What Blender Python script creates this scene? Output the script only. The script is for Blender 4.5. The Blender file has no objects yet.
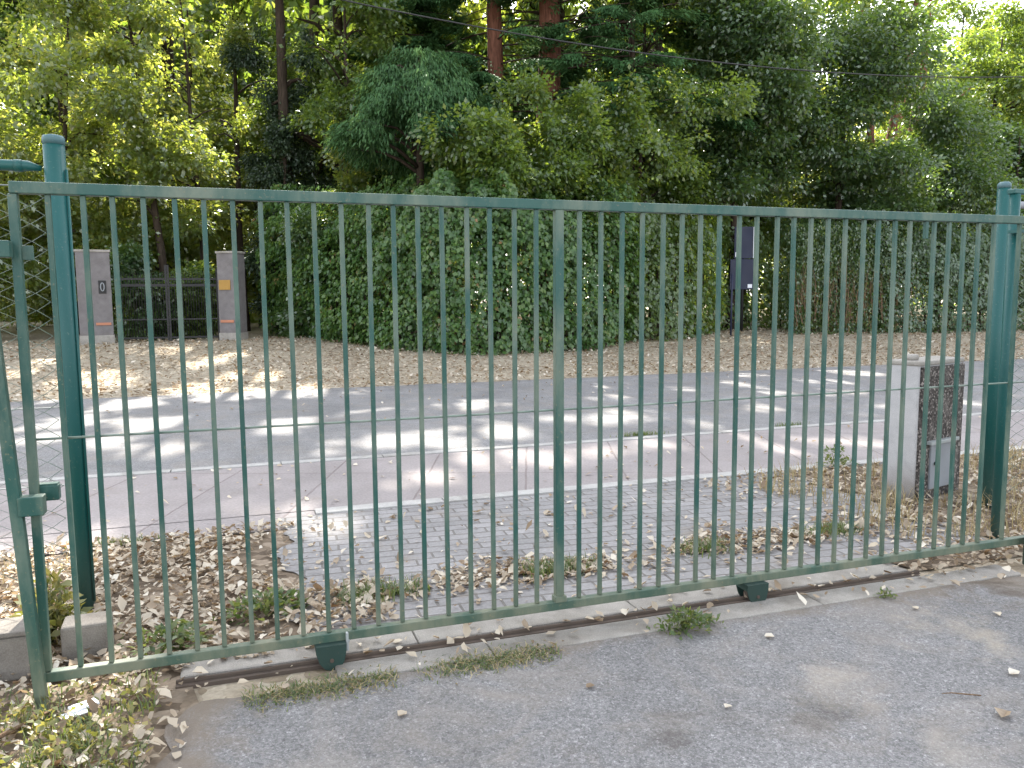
import bpy, bmesh, math, random
import numpy as np
from mathutils import Vector, Matrix

rng = np.random.default_rng(7)
random.seed(7)
scene = bpy.context.scene
COL = scene.collection
PI = math.pi

# ------------------------------------------------------------------ helpers
def link(o, parent=None):
    COL.objects.link(o)
    if parent is not None:
        o.parent = parent
    return o

def tag(o, label, cat, group=None, kind=None):
    o['label'] = label
    o['category'] = cat
    if group: o['group'] = group
    if kind: o['kind'] = kind
    return o

def thing(name, label, cat, loc=(0, 0, 0), rotz=0.0, group=None):
    o = bpy.data.objects.new(name, None)
    o.empty_display_size = .1
    o.location = loc
    o.rotation_euler = (0, 0, rotz)
    link(o)
    return tag(o, label, cat, group)

class MB:
    """collects shapes, builds ONE mesh object"""
    def __init__(s):
        s.bm = bmesh.new()
    def box(s, c, size, rot=None, bevel=0.0):
        r = bmesh.ops.create_cube(s.bm, size=1.0)
        vs = r['verts']
        m = Matrix.Translation(Vector(c))
        if rot is not None:
            m = m @ (rot if isinstance(rot, Matrix) else Matrix.Rotation(rot, 4, 'Z'))
        m = m @ Matrix.Diagonal((size[0], size[1], size[2], 1))
        bmesh.ops.transform(s.bm, matrix=m, verts=vs)
        if bevel > 0:
            es = list({e for v in vs for e in v.link_edges})
            bmesh.ops.bevel(s.bm, geom=es, offset=bevel, segments=2, affect='EDGES', profile=.5)
        return s
    def tube(s, pts, radii, n=10, caps=True):
        pts = [Vector(p) for p in pts]
        if not hasattr(radii, '__len__'):
            radii = [radii] * len(pts)
        rings = []
        ref = None
        for i, p in enumerate(pts):
            if i == 0: t = pts[1] - p
            elif i == len(pts) - 1: t = p - pts[i - 1]
            else: t = pts[i + 1] - pts[i - 1]
            t.normalize()
            if ref is None:
                ref = Vector((1, 0, 0)) if abs(t.x) < .8 else Vector((0, 1, 0))
            a = (ref - t * ref.dot(t)).normalized()
            ref = a
            b = t.cross(a)
            rings.append([s.bm.verts.new(p + (a * math.cos(2 * PI * k / n) + b * math.sin(2 * PI * k / n)) * radii[i]) for k in range(n)])
        for i in range(len(rings) - 1):
            for k in range(n):
                f = s.bm.faces.new((rings[i][k], rings[i][(k + 1) % n], rings[i + 1][(k + 1) % n], rings[i + 1][k]))
                f.smooth = True
        if caps:
            s.bm.faces.new(list(reversed(rings[0])))
            s.bm.faces.new(rings[-1])
        return s
    def quad(s, a, b, c, d):
        s.bm.faces.new([s.bm.verts.new(v) for v in (a, b, c, d)])
        return s
    def mesh(s, name):
        bmesh.ops.recalc_face_normals(s.bm, faces=s.bm.faces[:])
        me = bpy.data.meshes.new(name)
        s.bm.to_mesh(me)
        s.bm.free()
        return me
    def build(s, name, mat, parent=None, loc=None, label=None):
        me = s.mesh(name)
        me.materials.append(mat)
        o = bpy.data.objects.new(name, me)
        if loc is not None: o.location = loc
        if label: o['label'] = label
        return link(o, parent)

def np_mesh(name, V, F, mat, parent=None, attrs=None, smooth=False):
    """V (n,3), F (m,k) all faces with k corners"""
    V = np.asarray(V, np.float32); F = np.asarray(F, np.int32)
    me = bpy.data.meshes.new(name)
    me.vertices.add(len(V)); me.vertices.foreach_set('co', V.ravel())
    m, k = F.shape
    me.loops.add(m * k); me.loops.foreach_set('vertex_index', F.ravel())
    me.polygons.add(m)
    me.polygons.foreach_set('loop_start', np.arange(m, dtype=np.int32) * k)
    if smooth:
        me.polygons.foreach_set('use_smooth', np.ones(m, bool))
    for an, av in (attrs or {}).items():
        a = me.attributes.new(an, 'FLOAT', 'POINT')
        a.data.foreach_set('value', np.asarray(av, np.float32))
    me.update(calc_edges=True)
    me.materials.append(mat)
    o = bpy.data.objects.new(name, me)
    return link(o, parent)

def unit(a):
    return a / np.maximum(np.linalg.norm(a, axis=1, keepdims=True), 1e-9)

# ------------------------------------------------------------------ materials
def new_mat(name):
    m = bpy.data.materials.new(name)
    m.use_nodes = True
    nt = m.node_tree
    nt.nodes.clear()
    out = nt.nodes.new('ShaderNodeOutputMaterial')
    return m, nt, out

def N(nt, t, **kw):
    n = nt.nodes.new('ShaderNode' + t)
    for k, v in kw.items():
        if k.startswith('i_'):
            n.inputs[k[2:].replace('_', ' ')].default_value = v
        else:
            setattr(n, k, v)
    return n

def ramp(nt, stops, fac=None, interp='LINEAR'):
    n = nt.nodes.new('ShaderNodeValToRGB')
    cr = n.color_ramp
    cr.interpolation = interp
    while len(cr.elements) > len(stops): cr.elements.remove(cr.elements[-1])
    while len(cr.elements) < len(stops): cr.elements.new(1.0)
    for e, (p, c) in zip(cr.elements, stops):
        e.position = p
        e.color = (c[0], c[1], c[2], 1) if hasattr(c, '__len__') else (c, c, c, 1)
    if fac is not None: nt.links.new(fac, n.inputs['Fac'])
    return n

def coords(nt, scale=None, kind='Object'):
    tc = N(nt, 'TexCoord')
    o = tc.outputs[kind]
    if scale is not None:
        mp = N(nt, 'Mapping')
        mp.inputs['Scale'].default_value = scale
        nt.links.new(o, mp.inputs['Vector'])
        o = mp.outputs['Vector']
    return o

def noise(nt, vec, scale, detail=4, rough=.55, dist=0.0):
    n = N(nt, 'TexNoise')
    n.inputs['Scale'].default_value = scale
    n.inputs['Detail'].default_value = detail
    n.inputs['Roughness'].default_value = rough
    n.inputs['Distortion'].default_value = dist
    nt.links.new(vec, n.inputs['Vector'])
    return n.outputs['Fac']

def mix(nt, fac, a, b, blend='MIX'):
    n = N(nt, 'Mix', data_type='RGBA', blend_type=blend)
    for sock, v in ((n.inputs['Factor'], fac), (n.inputs[6], a), (n.inputs[7], b)):
        if isinstance(v, bpy.types.NodeSocket): nt.links.new(v, sock)
        elif hasattr(v, '__len__'): sock.default_value = (v[0], v[1], v[2], 1)
        else: sock.default_value = v
    return n.outputs[2]

def principled(nt, out, color, rough=.7, spec=.3, metal=0.0, bump=None, bump_d=.01, bump_s=.6):
    p = N(nt, 'BsdfPrincipled')
    if isinstance(color, bpy.types.NodeSocket): nt.links.new(color, p.inputs['Base Color'])
    else: p.inputs['Base Color'].default_value = (*color, 1)
    if isinstance(rough, bpy.types.NodeSocket): nt.links.new(rough, p.inputs['Roughness'])
    else: p.inputs['Roughness'].default_value = rough
    p.inputs['Specular IOR Level'].default_value = spec
    p.inputs['Metallic'].default_value = metal
    if bump is not None:
        b = N(nt, 'Bump')
        b.inputs['Distance'].default_value = bump_d
        b.inputs['Strength'].default_value = bump_s
        nt.links.new(bump, b.inputs['Height'])
        nt.links.new(b.outputs['Normal'], p.inputs['Normal'])
    nt.links.new(p.outputs['BSDF'], out.inputs['Surface'])
    return p

def leaf_mat(name, stops, trans, tw=.45, gloss=.06, rough=.45):
    """stops: colour ramp over the per-leaf random value; trans: colour of the light that passes"""
    m, nt, out = new_mat(name)
    at = N(nt, 'Attribute', attribute_name='rnd')
    cr = ramp(nt, stops, at.outputs['Fac'])
    d = N(nt, 'BsdfDiffuse'); nt.links.new(cr.outputs['Color'], d.inputs['Color'])
    t = N(nt, 'BsdfTranslucent')
    tr = ramp(nt, trans, at.outputs['Fac'])
    nt.links.new(tr.outputs['Color'], t.inputs['Color'])
    ms = N(nt, 'MixShader'); ms.inputs[0].default_value = tw
    nt.links.new(d.outputs[0], ms.inputs[1]); nt.links.new(t.outputs[0], ms.inputs[2])
    g = N(nt, 'BsdfGlossy'); g.inputs['Roughness'].default_value = rough
    g.inputs['Color'].default_value = (.9, .95, .9, 1)
    m2 = N(nt, 'MixShader'); m2.inputs[0].default_value = gloss
    nt.links.new(ms.outputs[0], m2.inputs[1]); nt.links.new(g.outputs[0], m2.inputs[2])
    nt.links.new(m2.outputs[0], out.inputs['Surface'])
    return m

M = {}
# foliage
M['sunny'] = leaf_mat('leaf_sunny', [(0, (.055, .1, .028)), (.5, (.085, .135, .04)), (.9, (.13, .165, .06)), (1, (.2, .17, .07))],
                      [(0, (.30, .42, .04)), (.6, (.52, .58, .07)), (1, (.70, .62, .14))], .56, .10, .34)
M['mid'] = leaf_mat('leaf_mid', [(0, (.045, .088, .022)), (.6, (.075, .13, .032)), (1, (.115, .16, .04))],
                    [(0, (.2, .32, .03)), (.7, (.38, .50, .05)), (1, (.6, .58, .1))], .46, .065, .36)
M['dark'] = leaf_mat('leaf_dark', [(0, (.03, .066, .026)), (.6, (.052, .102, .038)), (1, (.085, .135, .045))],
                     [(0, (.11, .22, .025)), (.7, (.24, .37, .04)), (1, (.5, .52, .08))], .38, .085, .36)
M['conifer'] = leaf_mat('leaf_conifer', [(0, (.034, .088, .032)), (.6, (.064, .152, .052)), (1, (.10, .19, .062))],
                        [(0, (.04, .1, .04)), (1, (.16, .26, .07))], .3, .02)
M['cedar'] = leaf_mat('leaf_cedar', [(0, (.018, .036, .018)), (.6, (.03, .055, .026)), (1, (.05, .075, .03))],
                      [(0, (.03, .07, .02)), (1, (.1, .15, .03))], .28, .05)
M['ivy'] = leaf_mat('leaf_ivy', [(0, (.03, .075, .02)), (.55, (.064, .138, .034)), (.92, (.125, .19, .05)), (.965, (.3, .17, .08)), (1, (.4, .24, .14))],
                    [(0, (.1, .22, .025)), (.9, (.26, .40, .05)), (1, (.45, .3, .1))], .36, .045, .38)
M['weed'] = leaf_mat('leaf_weed', [(0, (.04, .075, .02)), (.6, (.08, .12, .035)), (1, (.15, .17, .06))],
                     [(0, (.12, .2, .03)), (1, (.35, .38, .08))], .4, .05)
M['weed_yellow'] = leaf_mat('leaf_weed_yellow', [(0, (.09, .11, .025)), (.6, (.17, .17, .045)), (1, (.3, .25, .09))],
                     [(0, (.25, .27, .04)), (1, (.5, .42, .1))], .4, .05)
M['drygrass'] = leaf_mat('dry_grass', [(0, (.2, .15, .07)), (.5, (.33, .26, .13)), (1, (.45, .38, .22))],
                         [(0, (.3, .22, .1)), (1, (.5, .4, .2))], .35, .03)
M['litter'] = leaf_mat('dead_leaf', [(0, (.13, .09, .055)), (.15, (.28, .205, .135)), (.45, (.42, .355, .275)), (.8, (.55, .475, .37)), (1, (.68, .63, .54))],
                       [(0, (.2, .1, .04)), (1, (.5, .33, .16))], .25, .03)

def mk_bark(name, c0, c1, sc):
    m, nt, out = new_mat(name)
    v = coords(nt, (sc, sc, sc * .12))
    f = noise(nt, v, 3.0, 6, .65, .4)
    cr = ramp(nt, [(.3, c0), (.7, c1)], f)
    principled(nt, out, cr.outputs['Color'], .9, .15, bump=f, bump_d=.05, bump_s=.8)
    return m
M['bark'] = mk_bark('bark_dark', (.022, .017, .012), (.075, .055, .042), 7)
M['redbark'] = mk_bark('bark_red', (.07, .03, .02), (.24, .11, .075), 6)
M['twig'] = mk_bark('twig_dry', (.14, .09, .055), (.3, .2, .13), 12)

def mk_paint(name, base, worn, amount=.55, dirt=(.2, .17, .1), rough=.45, zdirt=True, blotch=9.0):
    m, nt, out = new_mat(name)
    v = coords(nt)
    oi = N(nt, 'ObjectInfo')
    vm = N(nt, 'VectorMath', operation='ADD')
    sc = N(nt, 'VectorMath', operation='SCALE'); sc.inputs['Scale'].default_value = 37.0
    cmb = N(nt, 'CombineXYZ')
    nt.links.new(oi.outputs['Random'], cmb.inputs[0]); nt.links.new(oi.outputs['Random'], cmb.inputs[2])
    nt.links.new(cmb.outputs[0], sc.inputs[0])
    nt.links.new(v, vm.inputs[0]); nt.links.new(sc.outputs[0], vm.inputs[1])
    vv = vm.outputs[0]
    mp = N(nt, 'Mapping'); mp.inputs['Scale'].default_value = (1, 1, .35)
    nt.links.new(vv, mp.inputs['Vector'])
    f1 = noise(nt, mp.outputs[0], blotch * .55, 6, .65)
    f2 = noise(nt, vv, 70, 3, .6)
    r1 = ramp(nt, [(.42, 0), (.58, amount * .55), (.75, amount)], f1)
    c = mix(nt, r1.outputs[0], base, worn)
    r2 = ramp(nt, [(.62, 0), (.72, .55)], f2)
    c = mix(nt, r2.outputs[0], c, dirt)
    f3 = noise(nt, vv, 2.2, 2, .5)
    c = mix(nt, ramp(nt, [(.3, .0), (.75, .35)], f3).outputs[0], c, tuple(x * 1.6 for x in base))
    if zdirt:
        geo = N(nt, 'NewGeometry')
        sx = N(nt, 'SeparateXYZ'); nt.links.new(geo.outputs['Position'], sx.inputs[0])
        mr = N(nt, 'MapRange'); mr.inputs['From Min'].default_value = .12; mr.inputs['From Max'].default_value = .5
        mr.inputs['To Min'].default_value = .4; mr.inputs['To Max'].default_value = 0
        nt.links.new(sx.outputs['Z'], mr.inputs['Value'])
        mu = N(nt, 'Math', operation='MULTIPLY')
        nt.links.new(mr.outputs[0], mu.inputs[0])
        nt.links.new(ramp(nt, [(.3, .3), (.65, 1)], f1).outputs[0], mu.inputs[1])
        c = mix(nt, mu.outputs[0], c, dirt)
    rr = ramp(nt, [(.3, rough), (.8, min(1, rough + .3))], f1)
    principled(nt, out, c, rr.outputs[0], .4, bump=f2, bump_d=.002, bump_s=.25)
    return m
M['paint'] = mk_paint('gate_paint', (.011, .060, .049), (.165, .19, .145), .95, rough=.38)
M['paint_post'] = mk_paint('post_paint', (.004, .062, .058), (.02, .095, .095), .5, rough=.35, dirt=(.12, .15, .12))
M['cap'] = mk_paint('cap_paint', (.05, .11, .12), (.13, .17, .19), .6, zdirt=False, dirt=(.2, .22, .22))
M['paint_dark'] = mk_paint('housing_paint', (.010, .032, .026), (.03, .04, .03), .5, dirt=(.05, .05, .035), rough=.6, zdirt=False)
M['galv'] = mk_paint('galvanised', (.25, .27, .27), (.36, .37, .36), .6, dirt=(.16, .14, .1), rough=.5, zdirt=False)
M['wire'] = mk_paint('wire_green', (.12, .17, .14), (.30, .32, .28), .8, dirt=(.2, .2, .16), rough=.5, zdirt=False)
M['rust'] = mk_paint('rusty_steel', (.06, .045, .035), (.12, .09, .07), .6, dirt=(.1, .06, .03), rough=.8, zdirt=False)
M['iron'] = mk_paint('black_iron', (.012, .012, .013), (.03, .028, .028), .5, rough=.5, zdirt=False)
M['cable'] = mk_paint('cable_black', (.015, .015, .016), (.03, .03, .03), .5, zdirt=False)
M['navy'] = mk_paint('navy_panel', (.012, .016, .04), (.022, .028, .055), .5, rough=.45, zdirt=False, dirt=(.03, .03, .05))
M['white'] = mk_paint('white_edge', (.7, .72, .78), (.6, .6, .62), .4, zdirt=False, dirt=(.5, .5, .5))
M['brass'] = mk_paint('brass_plate', (.30, .17, .035), (.2, .12, .03), .5, zdirt=False, dirt=(.15, .1, .04))
M['orange'] = mk_paint('orange_reflector', (.36, .15, .085), (.28, .14, .1), .5, zdirt=False, dirt=(.3, .15, .1))
M['grey_metal'] = mk_paint('grey_metal', (.20, .215, .235), (.26, .27, .28), .5, zdirt=False, dirt=(.14, .13, .11))

def mk_concrete(name, c0, c1, stain=(.12, .1, .07), sc=1.0, stain_amt=.6, splash=False):
    m, nt, out = new_mat(name)
    v = coords(nt)
    f = noise(nt, v, 5 * sc, 8, .65)
    g = noise(nt, v, 160 * sc, 3, .7)
    h = noise(nt, v, 1.6 * sc, 5, .7, .5)
    c = ramp(nt, [(.3, c0), (.7, c1)], f).outputs[0]
    c = mix(nt, ramp(nt, [(.5, 0), (.75, stain_amt)], h).outputs[0], c, stain)
    c = mix(nt, .55, c, ramp(nt, [(.3, .62), (.7, 1.3)], g).outputs[0], 'MULTIPLY')
    if splash:      # mud splashed up from the ground
        sp_ = N(nt, 'SeparateXYZ'); nt.links.new(v, sp_.inputs[0])
        mr = N(nt, 'MapRange'); nt.links.new(sp_.outputs['Z'], mr.inputs['Value'])
        mr.inputs['From Min'].default_value = .02; mr.inputs['From Max'].default_value = .42; mr.inputs['To Min'].default_value = .75; mr.inputs['To Max'].default_value = -.25
        ad = N(nt, 'Math', operation='ADD'); nt.links.new(mr.outputs[0], ad.inputs[0]); nt.links.new(ramp(nt, [(.3, -.0), (.7, .5)], h).outputs[0], ad.inputs[1])
        c = mix(nt, ramp(nt, [(.2, 0), (.9, .7)], ad.outputs[0]).outputs[0], c, (.13, .105, .08))
    principled(nt, out, c, .9, .2, bump=g, bump_d=.004, bump_s=.5)
    return m
M['concrete'] = mk_concrete('concrete_weathered', (.22, .205, .185), (.34, .32, .29), stain=(.13, .11, .085), stain_amt=.8)
M['concrete_kerb'] = mk_concrete('kerb_concrete', (.30, .29, .28), (.42, .41, .39), stain_amt=.6)
M['stucco'] = mk_concrete('stucco_grey', (.135, .125, .126), (.195, .182, .183), stain=(.11, .1, .09), stain_amt=.5, splash=True)
M['stucco_pale'] = mk_concrete('stucco_pale', (.36, .355, .36), (.47, .46, .46), stain=(.2, .19, .18), stain_amt=.6, splash=True)
M['block'] = mk_concrete('block_grey', (.15, .135, .12), (.24, .22, .195), stain=(.08, .065, .05), stain_amt=.8)

def mk_granite():
    m, nt, out = new_mat('dark_aggregate')
    v = coords(nt)
    vo = N(nt, 'TexVoronoi'); vo.inputs['Scale'].default_value = 75
    nt.links.new(v, vo.inputs['Vector'])
    f = noise(nt, coords(nt, (1, 1, .35)), 14, 6, .7)
    sx = N(nt, 'SeparateColor'); nt.links.new(vo.outputs['Color'], sx.inputs[0])
    c = ramp(nt, [(0, (.02, .017, .015)), (.6, (.045, .038, .035)), (.85, (.12, .105, .095)), (1, (.3, .27, .25))], sx.outputs[0]).outputs[0]
    c = mix(nt, ramp(nt, [(.5, 0), (.75, .75)], f).outputs[0], c, (.2, .18, .165))
    principled(nt, out, c, .75, .3, bump=vo.outputs['Distance'], bump_d=.004, bump_s=.6)
    return m
M['granite'] = mk_granite()

STAINS = [(2.1, -1.02, .26, (.075, .062, .052), .55), (2.75, -1.12, .24, (.085, .07, .055), .5), (2.95, -.9, .3, (.34, .30, .25), .5), (3.9, -.75, .4, (.33, .29, .23), .6), (3.0, -1.5, .25, (.3, .27, .23), .45), (.95, -.9, .3, (.3, .275, .245), .4), (4.5, -.32, .35, (.06, .045, .033), .8)]
def mk_asphalt(name, lo, hi, tint, patches=True, edges=False):
    m, nt, out = new_mat(name)
    v = coords(nt)
    vo = N(nt, 'TexVoronoi'); vo.inputs['Scale'].default_value = 210
    nt.links.new(v, vo.inputs['Vector'])
    sx = N(nt, 'SeparateColor'); nt.links.new(vo.outputs['Color'], sx.inputs[0])
    vo2 = N(nt, 'TexVoronoi'); vo2.inputs['Scale'].default_value = 85; nt.links.new(v, vo2.inputs['Vector'])
    sx2 = N(nt, 'SeparateColor'); nt.links.new(vo2.outputs['Color'], sx2.inputs[0])
    big = noise(nt, v, .9, 6, .62, .6)
    mid = noise(nt, v, 6, 5, .6)
    fine = noise(nt, v, 55, 4, .7)
    c = ramp(nt, [(0, tuple(lo * t for t in tint)), (.75, tuple(.5 * (lo + hi) * t for t in tint)), (.93, tuple(hi * t for t in tint)), (1, tuple(hi * 1.35 * t for t in tint))], sx.outputs[0]).outputs[0]
    c = mix(nt, ramp(nt, [(.35, .0), (.65, .5)], fine).outputs[0], c, tuple(hi * 1.05 * t for t in tint))
    c = mix(nt, .7, c, ramp(nt, [(0, .68), (.5, 1.0), (.9, 1.15), (1, 1.6)], sx2.outputs[1]).outputs[0], 'MULTIPLY')
    c = mix(nt, .85, c, ramp(nt, [(.3, .78), (.5, 1.0), (.72, 1.22)], big).outputs[0], 'MULTIPLY')
    c = mix(nt, .6, c, ramp(nt, [(.3, .85), (.7, 1.12)], mid).outputs[0], 'MULTIPLY')
    if patches:   # brown dirt washed onto the surface
        d = noise(nt, v, 1.7, 7, .72, 1.0)
        c = mix(nt, ramp(nt, [(.48, 0), (.72, .6)], d).outputs[0], c, (.25, .22, .19))
        d2 = noise(nt, coords(nt, (1, 1.6, 1)), 2.3, 7, .7, .4)
        c = mix(nt, ramp(nt, [(.62, 0), (.74, .55)], d2).outputs[0], c, (.075, .062, .05))
    if edges:
        d3 = noise(nt, v, 3.2, 7, .7, .5)
        sp_ = N(nt, 'SeparateXYZ'); nt.links.new(v, sp_.inputs[0])
        def lin(src, a, b, a2, b2):
            mr = N(nt, 'MapRange'); nt.links.new(src, mr.inputs['Value'])
            for q, val in zip(('From Min', 'From Max', 'To Min', 'To Max'), (a, b, a2, b2)): mr.inputs[q].default_value = val
            return mr.outputs[0]
        def op(o_, a, b):
            n_ = N(nt, 'Math', operation=o_)
            for q, val in ((0, a), (1, b)):
                if isinstance(val, bpy.types.NodeSocket): nt.links.new(val, n_.inputs[q])
                else: n_.inputs[q].default_value = val
            return n_.outputs[0]
        wob_ = op('MULTIPLY', op('SUBTRACT', d3, .5), 2.4)
        left = op('ADD', lin(sp_.outputs['X'], .28, .85, 1.0, -.35), wob_)
        front = op('ADD', lin(sp_.outputs['Y'], -.2, -.42, .75, -.5), wob_)
        right = op('ADD', op('ADD', lin(sp_.outputs['X'], 3.2, 5.2, -.6, .9), lin(sp_.outputs['Y'], -.25, -.9, .2, -.7)), wob_)
        for fac, amt in ((left, .85), (front, .6), (right, .8)):
            c = mix(nt, ramp(nt, [(.1, 0), (.75, amt)], fac).outputs[0], c, (.17, .14, .11))
        for (px, py, r_, colr, amt) in STAINS:
            ds = N(nt, 'VectorMath', operation='DISTANCE'); nt.links.new(v, ds.inputs[0]); ds.inputs[1].default_value = (px, py, 0)
            fac = op('ADD', lin(ds.outputs['Value'], 0, r_ * 1.4, .75, -.6), op('MULTIPLY', wob_, 1.5))
            c = mix(nt, ramp(nt, [(.15, 0), (.9, amt)], fac).outputs[0], c, colr)
    principled(nt, out, c, .88, .25, bump=vo.outputs['Distance'], bump_d=.003, bump_s=.7)
    return m
M['asphalt_near'] = mk_asphalt('asphalt_old', .10, .225, (1.0, .98, .98), edges=True)
M['asphalt_road'] = mk_asphalt('asphalt_road', .15, .235, (1.0, .98, .985))

def mk_pavers(name, c1, c2, mortar, bw, bh, rot, off=.5, msize=.006, moss=.5):
    m, nt, out = new_mat(name)
    tc = N(nt, 'TexCoord')
    mp = N(nt, 'Mapping'); mp.inputs['Rotation'].default_value = (0, 0, rot)
    nt.links.new(tc.outputs['Object'], mp.inputs['Vector'])
    v = mp.outputs[0]
    wob = N(nt, 'TexNoise'); wob.inputs['Scale'].default_value = 3; nt.links.new(v, wob.inputs['Vector'])
    vm = N(nt, 'VectorMath', operation='MULTIPLY_ADD')
    nt.links.new(wob.outputs['Color'], vm.inputs[0]); vm.inputs[1].default_value = (.02, .02, 0); nt.links.new(v, vm.inputs[2])
    b = N(nt, 'TexBrick'); b.offset = off
    b.inputs['Scale'].default_value = 1.0
    b.inputs['Brick Width'].default_value = bw; b.inputs['Row Height'].default_value = bh
    b.inputs['Mortar Size'].default_value = msize; b.inputs['Mortar Smooth'].default_value = .3
    b.inputs['Color1'].default_value = (*c1, 1); b.inputs['Color2'].default_value = (*c2, 1)
    b.inputs['Mortar'].default_value = (*mortar, 1)
    nt.links.new(vm.outputs[0], b.inputs['Vector'])
    f = noise(nt, v, 45, 4, .7); h = noise(nt, v, 1.3, 5, .65, .4)
    c = mix(nt, .7, b.outputs['Color'], ramp(nt, [(.3, .72), (.7, 1.25)], f).outputs[0], 'MULTIPLY')
    c = mix(nt, .8, c, ramp(nt, [(.3, .82), (.7, 1.15)], h).outputs[0], 'MULTIPLY')
    d = noise(nt, v, 2.4, 6, .7)
    c = mix(nt, ramp(nt, [(.56, 0), (.75, moss)], d).outputs[0], c, (.2, .165, .125))
    inv = N(nt, 'Math', operation='SUBTRACT'); inv.inputs[0].default_value = 1.0
    nt.links.new(b.outputs['Fac'], inv.inputs[1])
    principled(nt, out, c, .9, .2, bump=inv.outputs[0], bump_d=.006, bump_s=.8)
    return m
M['pavers'] = mk_pavers('grey_pavers', (.205, .199, .198), (.262, .253, .252), (.15, .14, .13), .225, .112, 0.06, msize=.008, moss=.8)
M['redpath'] = mk_pavers('pink_path', (.25, .226, .222), (.276, .248, .243), (.2, .17, .165), .9, 2.1, .35, off=0, msize=.009, moss=.35)

def mk_soil(name, dark, mid_, pale, pale_amt):
    m, nt, out = new_mat(name)
    v = coords(nt)
    vo = N(nt, 'TexVoronoi'); vo.inputs['Scale'].default_value = 14; vo.inputs['Randomness'].default_value = 1
    dis = N(nt, 'TexNoise'); dis.inputs['Scale'].default_value = 12; nt.links.new(v, dis.inputs['Vector'])
    vm = N(nt, 'VectorMath', operation='MULTIPLY_ADD'); vm.inputs[1].default_value = (.08, .08, 0)
    nt.links.new(dis.outputs['Color'], vm.inputs[0]); nt.links.new(v, vm.inputs[2])
    nt.links.new(vm.outputs[0], vo.inputs['Vector'])
    sx = N(nt, 'SeparateColor'); nt.links.new(vo.outputs['Color'], sx.inputs[0])
    c = ramp(nt, [(0, dark), (.45, mid_), (1, pale)], sx.outputs[0]).outputs[0]
    h = noise(nt, v, .5, 6, .65, .5)
    c = mix(nt, ramp(nt, [(.4, 0), (.65, pale_amt)], h).outputs[0], c, pale)
    f = noise(nt, v, 40, 4, .7)
    c = mix(nt, .7, c, ramp(nt, [(.3, .7), (.7, 1.25)], f).outputs[0], 'MULTIPLY')
    principled(nt, out, c, .95, .1, bump=vo.outputs['Distance'], bump_d=.02, bump_s=.7)
    return m
M['soil'] = mk_soil('soil_leafy', (.18, .14, .095), (.30, .25, .185), (.44, .385, .30), .6)
M['soil_dark'] = mk_soil('soil_near', (.07, .052, .037), (.14, .108, .078), (.27, .22, .17), .3)

# ------------------------------------------------------------------ sun / sky
SUN_EL, SUN_AZ = math.radians(40), math.radians(8)      # azimuth measured from +Y towards +X
S = np.array([math.sin(SUN_AZ) * math.cos(SUN_EL), math.cos(SUN_AZ) * math.cos(SUN_EL), math.sin(SUN_EL)])
w = bpy.data.worlds.new('World'); scene.world = w; w.use_nodes = True
nt = w.node_tree; nt.nodes.clear()
sky = nt.nodes.new('ShaderNodeTexSky'); sky.sky_type = 'NISHITA'; sky.sun_disc = False
sky.sun_elevation = SUN_EL; sky.sun_rotation = SUN_AZ
sky.air_density = 1.0; sky.dust_density = 2.0; sky.ozone_density = 1.0
hs = nt.nodes.new('ShaderNodeHueSaturation'); hs.inputs['Saturation'].default_value = .28
bg = nt.nodes.new('ShaderNodeBackground'); bg.inputs['Strength'].default_value = .15
wo = nt.nodes.new('ShaderNodeOutputWorld')
nt.links.new(sky.outputs[0], hs.inputs['Color']); nt.links.new(hs.outputs[0], bg.inputs[0]); nt.links.new(bg.outputs[0], wo.inputs[0])
sl = bpy.data.lights.new('sun', 'SUN'); sl.energy = 3.6; sl.angle = math.radians(.53); sl.color = (1, .94, .84)
so = bpy.data.objects.new('sun', sl); COL.objects.link(so)
so.rotation_euler = Vector(tuple(-S)).to_track_quat('-Z', 'Y').to_euler()

# ------------------------------------------------------------------ camera (fitted to the gate's bars)
F_PX, YAW, PITCH, ROLL = 800.0, .327728, .107275, .0075047
cam = bpy.data.cameras.new('camera'); cam.sensor_width = 36; cam.sensor_fit = 'HORIZONTAL'
cam.lens = F_PX / 1024 * 36; cam.clip_start = .05; cam.clip_end = 2000
co = bpy.data.objects.new('camera', cam); COL.objects.link(co); scene.camera = co
def cam_vec(r, v, z):
    c, s_ = math.cos(ROLL), math.sin(ROLL); rr, w_ = r * c + v * s_, -r * s_ + v * c
    c, s_ = math.cos(PITCH), math.sin(PITCH); fw, up = z * c + w_ * s_, -z * s_ + w_ * c
    c, s_ = math.cos(YAW), math.sin(YAW)
    return Vector((rr * c + fw * s_, -rr * s_ + fw * c, up))
R_, U_, Fw = cam_vec(1, 0, 0), cam_vec(0, 1, 0), cam_vec(0, 0, 1)
mw = Matrix((( R_.x, U_.x, -Fw.x, .6641), (R_.y, U_.y, -Fw.y, -3.51065), (R_.z, U_.z, -Fw.z, 1.60585), (0, 0, 0, 1)))
co.matrix_world = mw
co.rotation_mode = 'XYZ'

scene.view_settings.view_transform = 'Standard'
scene.view_settings.look = 'None'
scene.view_settings.exposure = 2.35
scene.view_settings.gamma = 1
scene.cycles.max_bounces = 6; scene.cycles.diffuse_bounces = 4; scene.cycles.glossy_bounces = 2
scene.cycles.transmission_bounces = 4; scene.cycles.transparent_max_bounces = 4
scene.cycles.caustics_reflective = False; scene.cycles.caustics_refractive = False
scene.cycles.sample_clamp_indirect = 6

# ------------------------------------------------------------------ terrain, road, paving
def zt(y):
    t = np.clip((np.asarray(y, float) - 11.3) / 9.0, 0, 1)
    return .5 * t * t * (3 - 2 * t)

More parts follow.
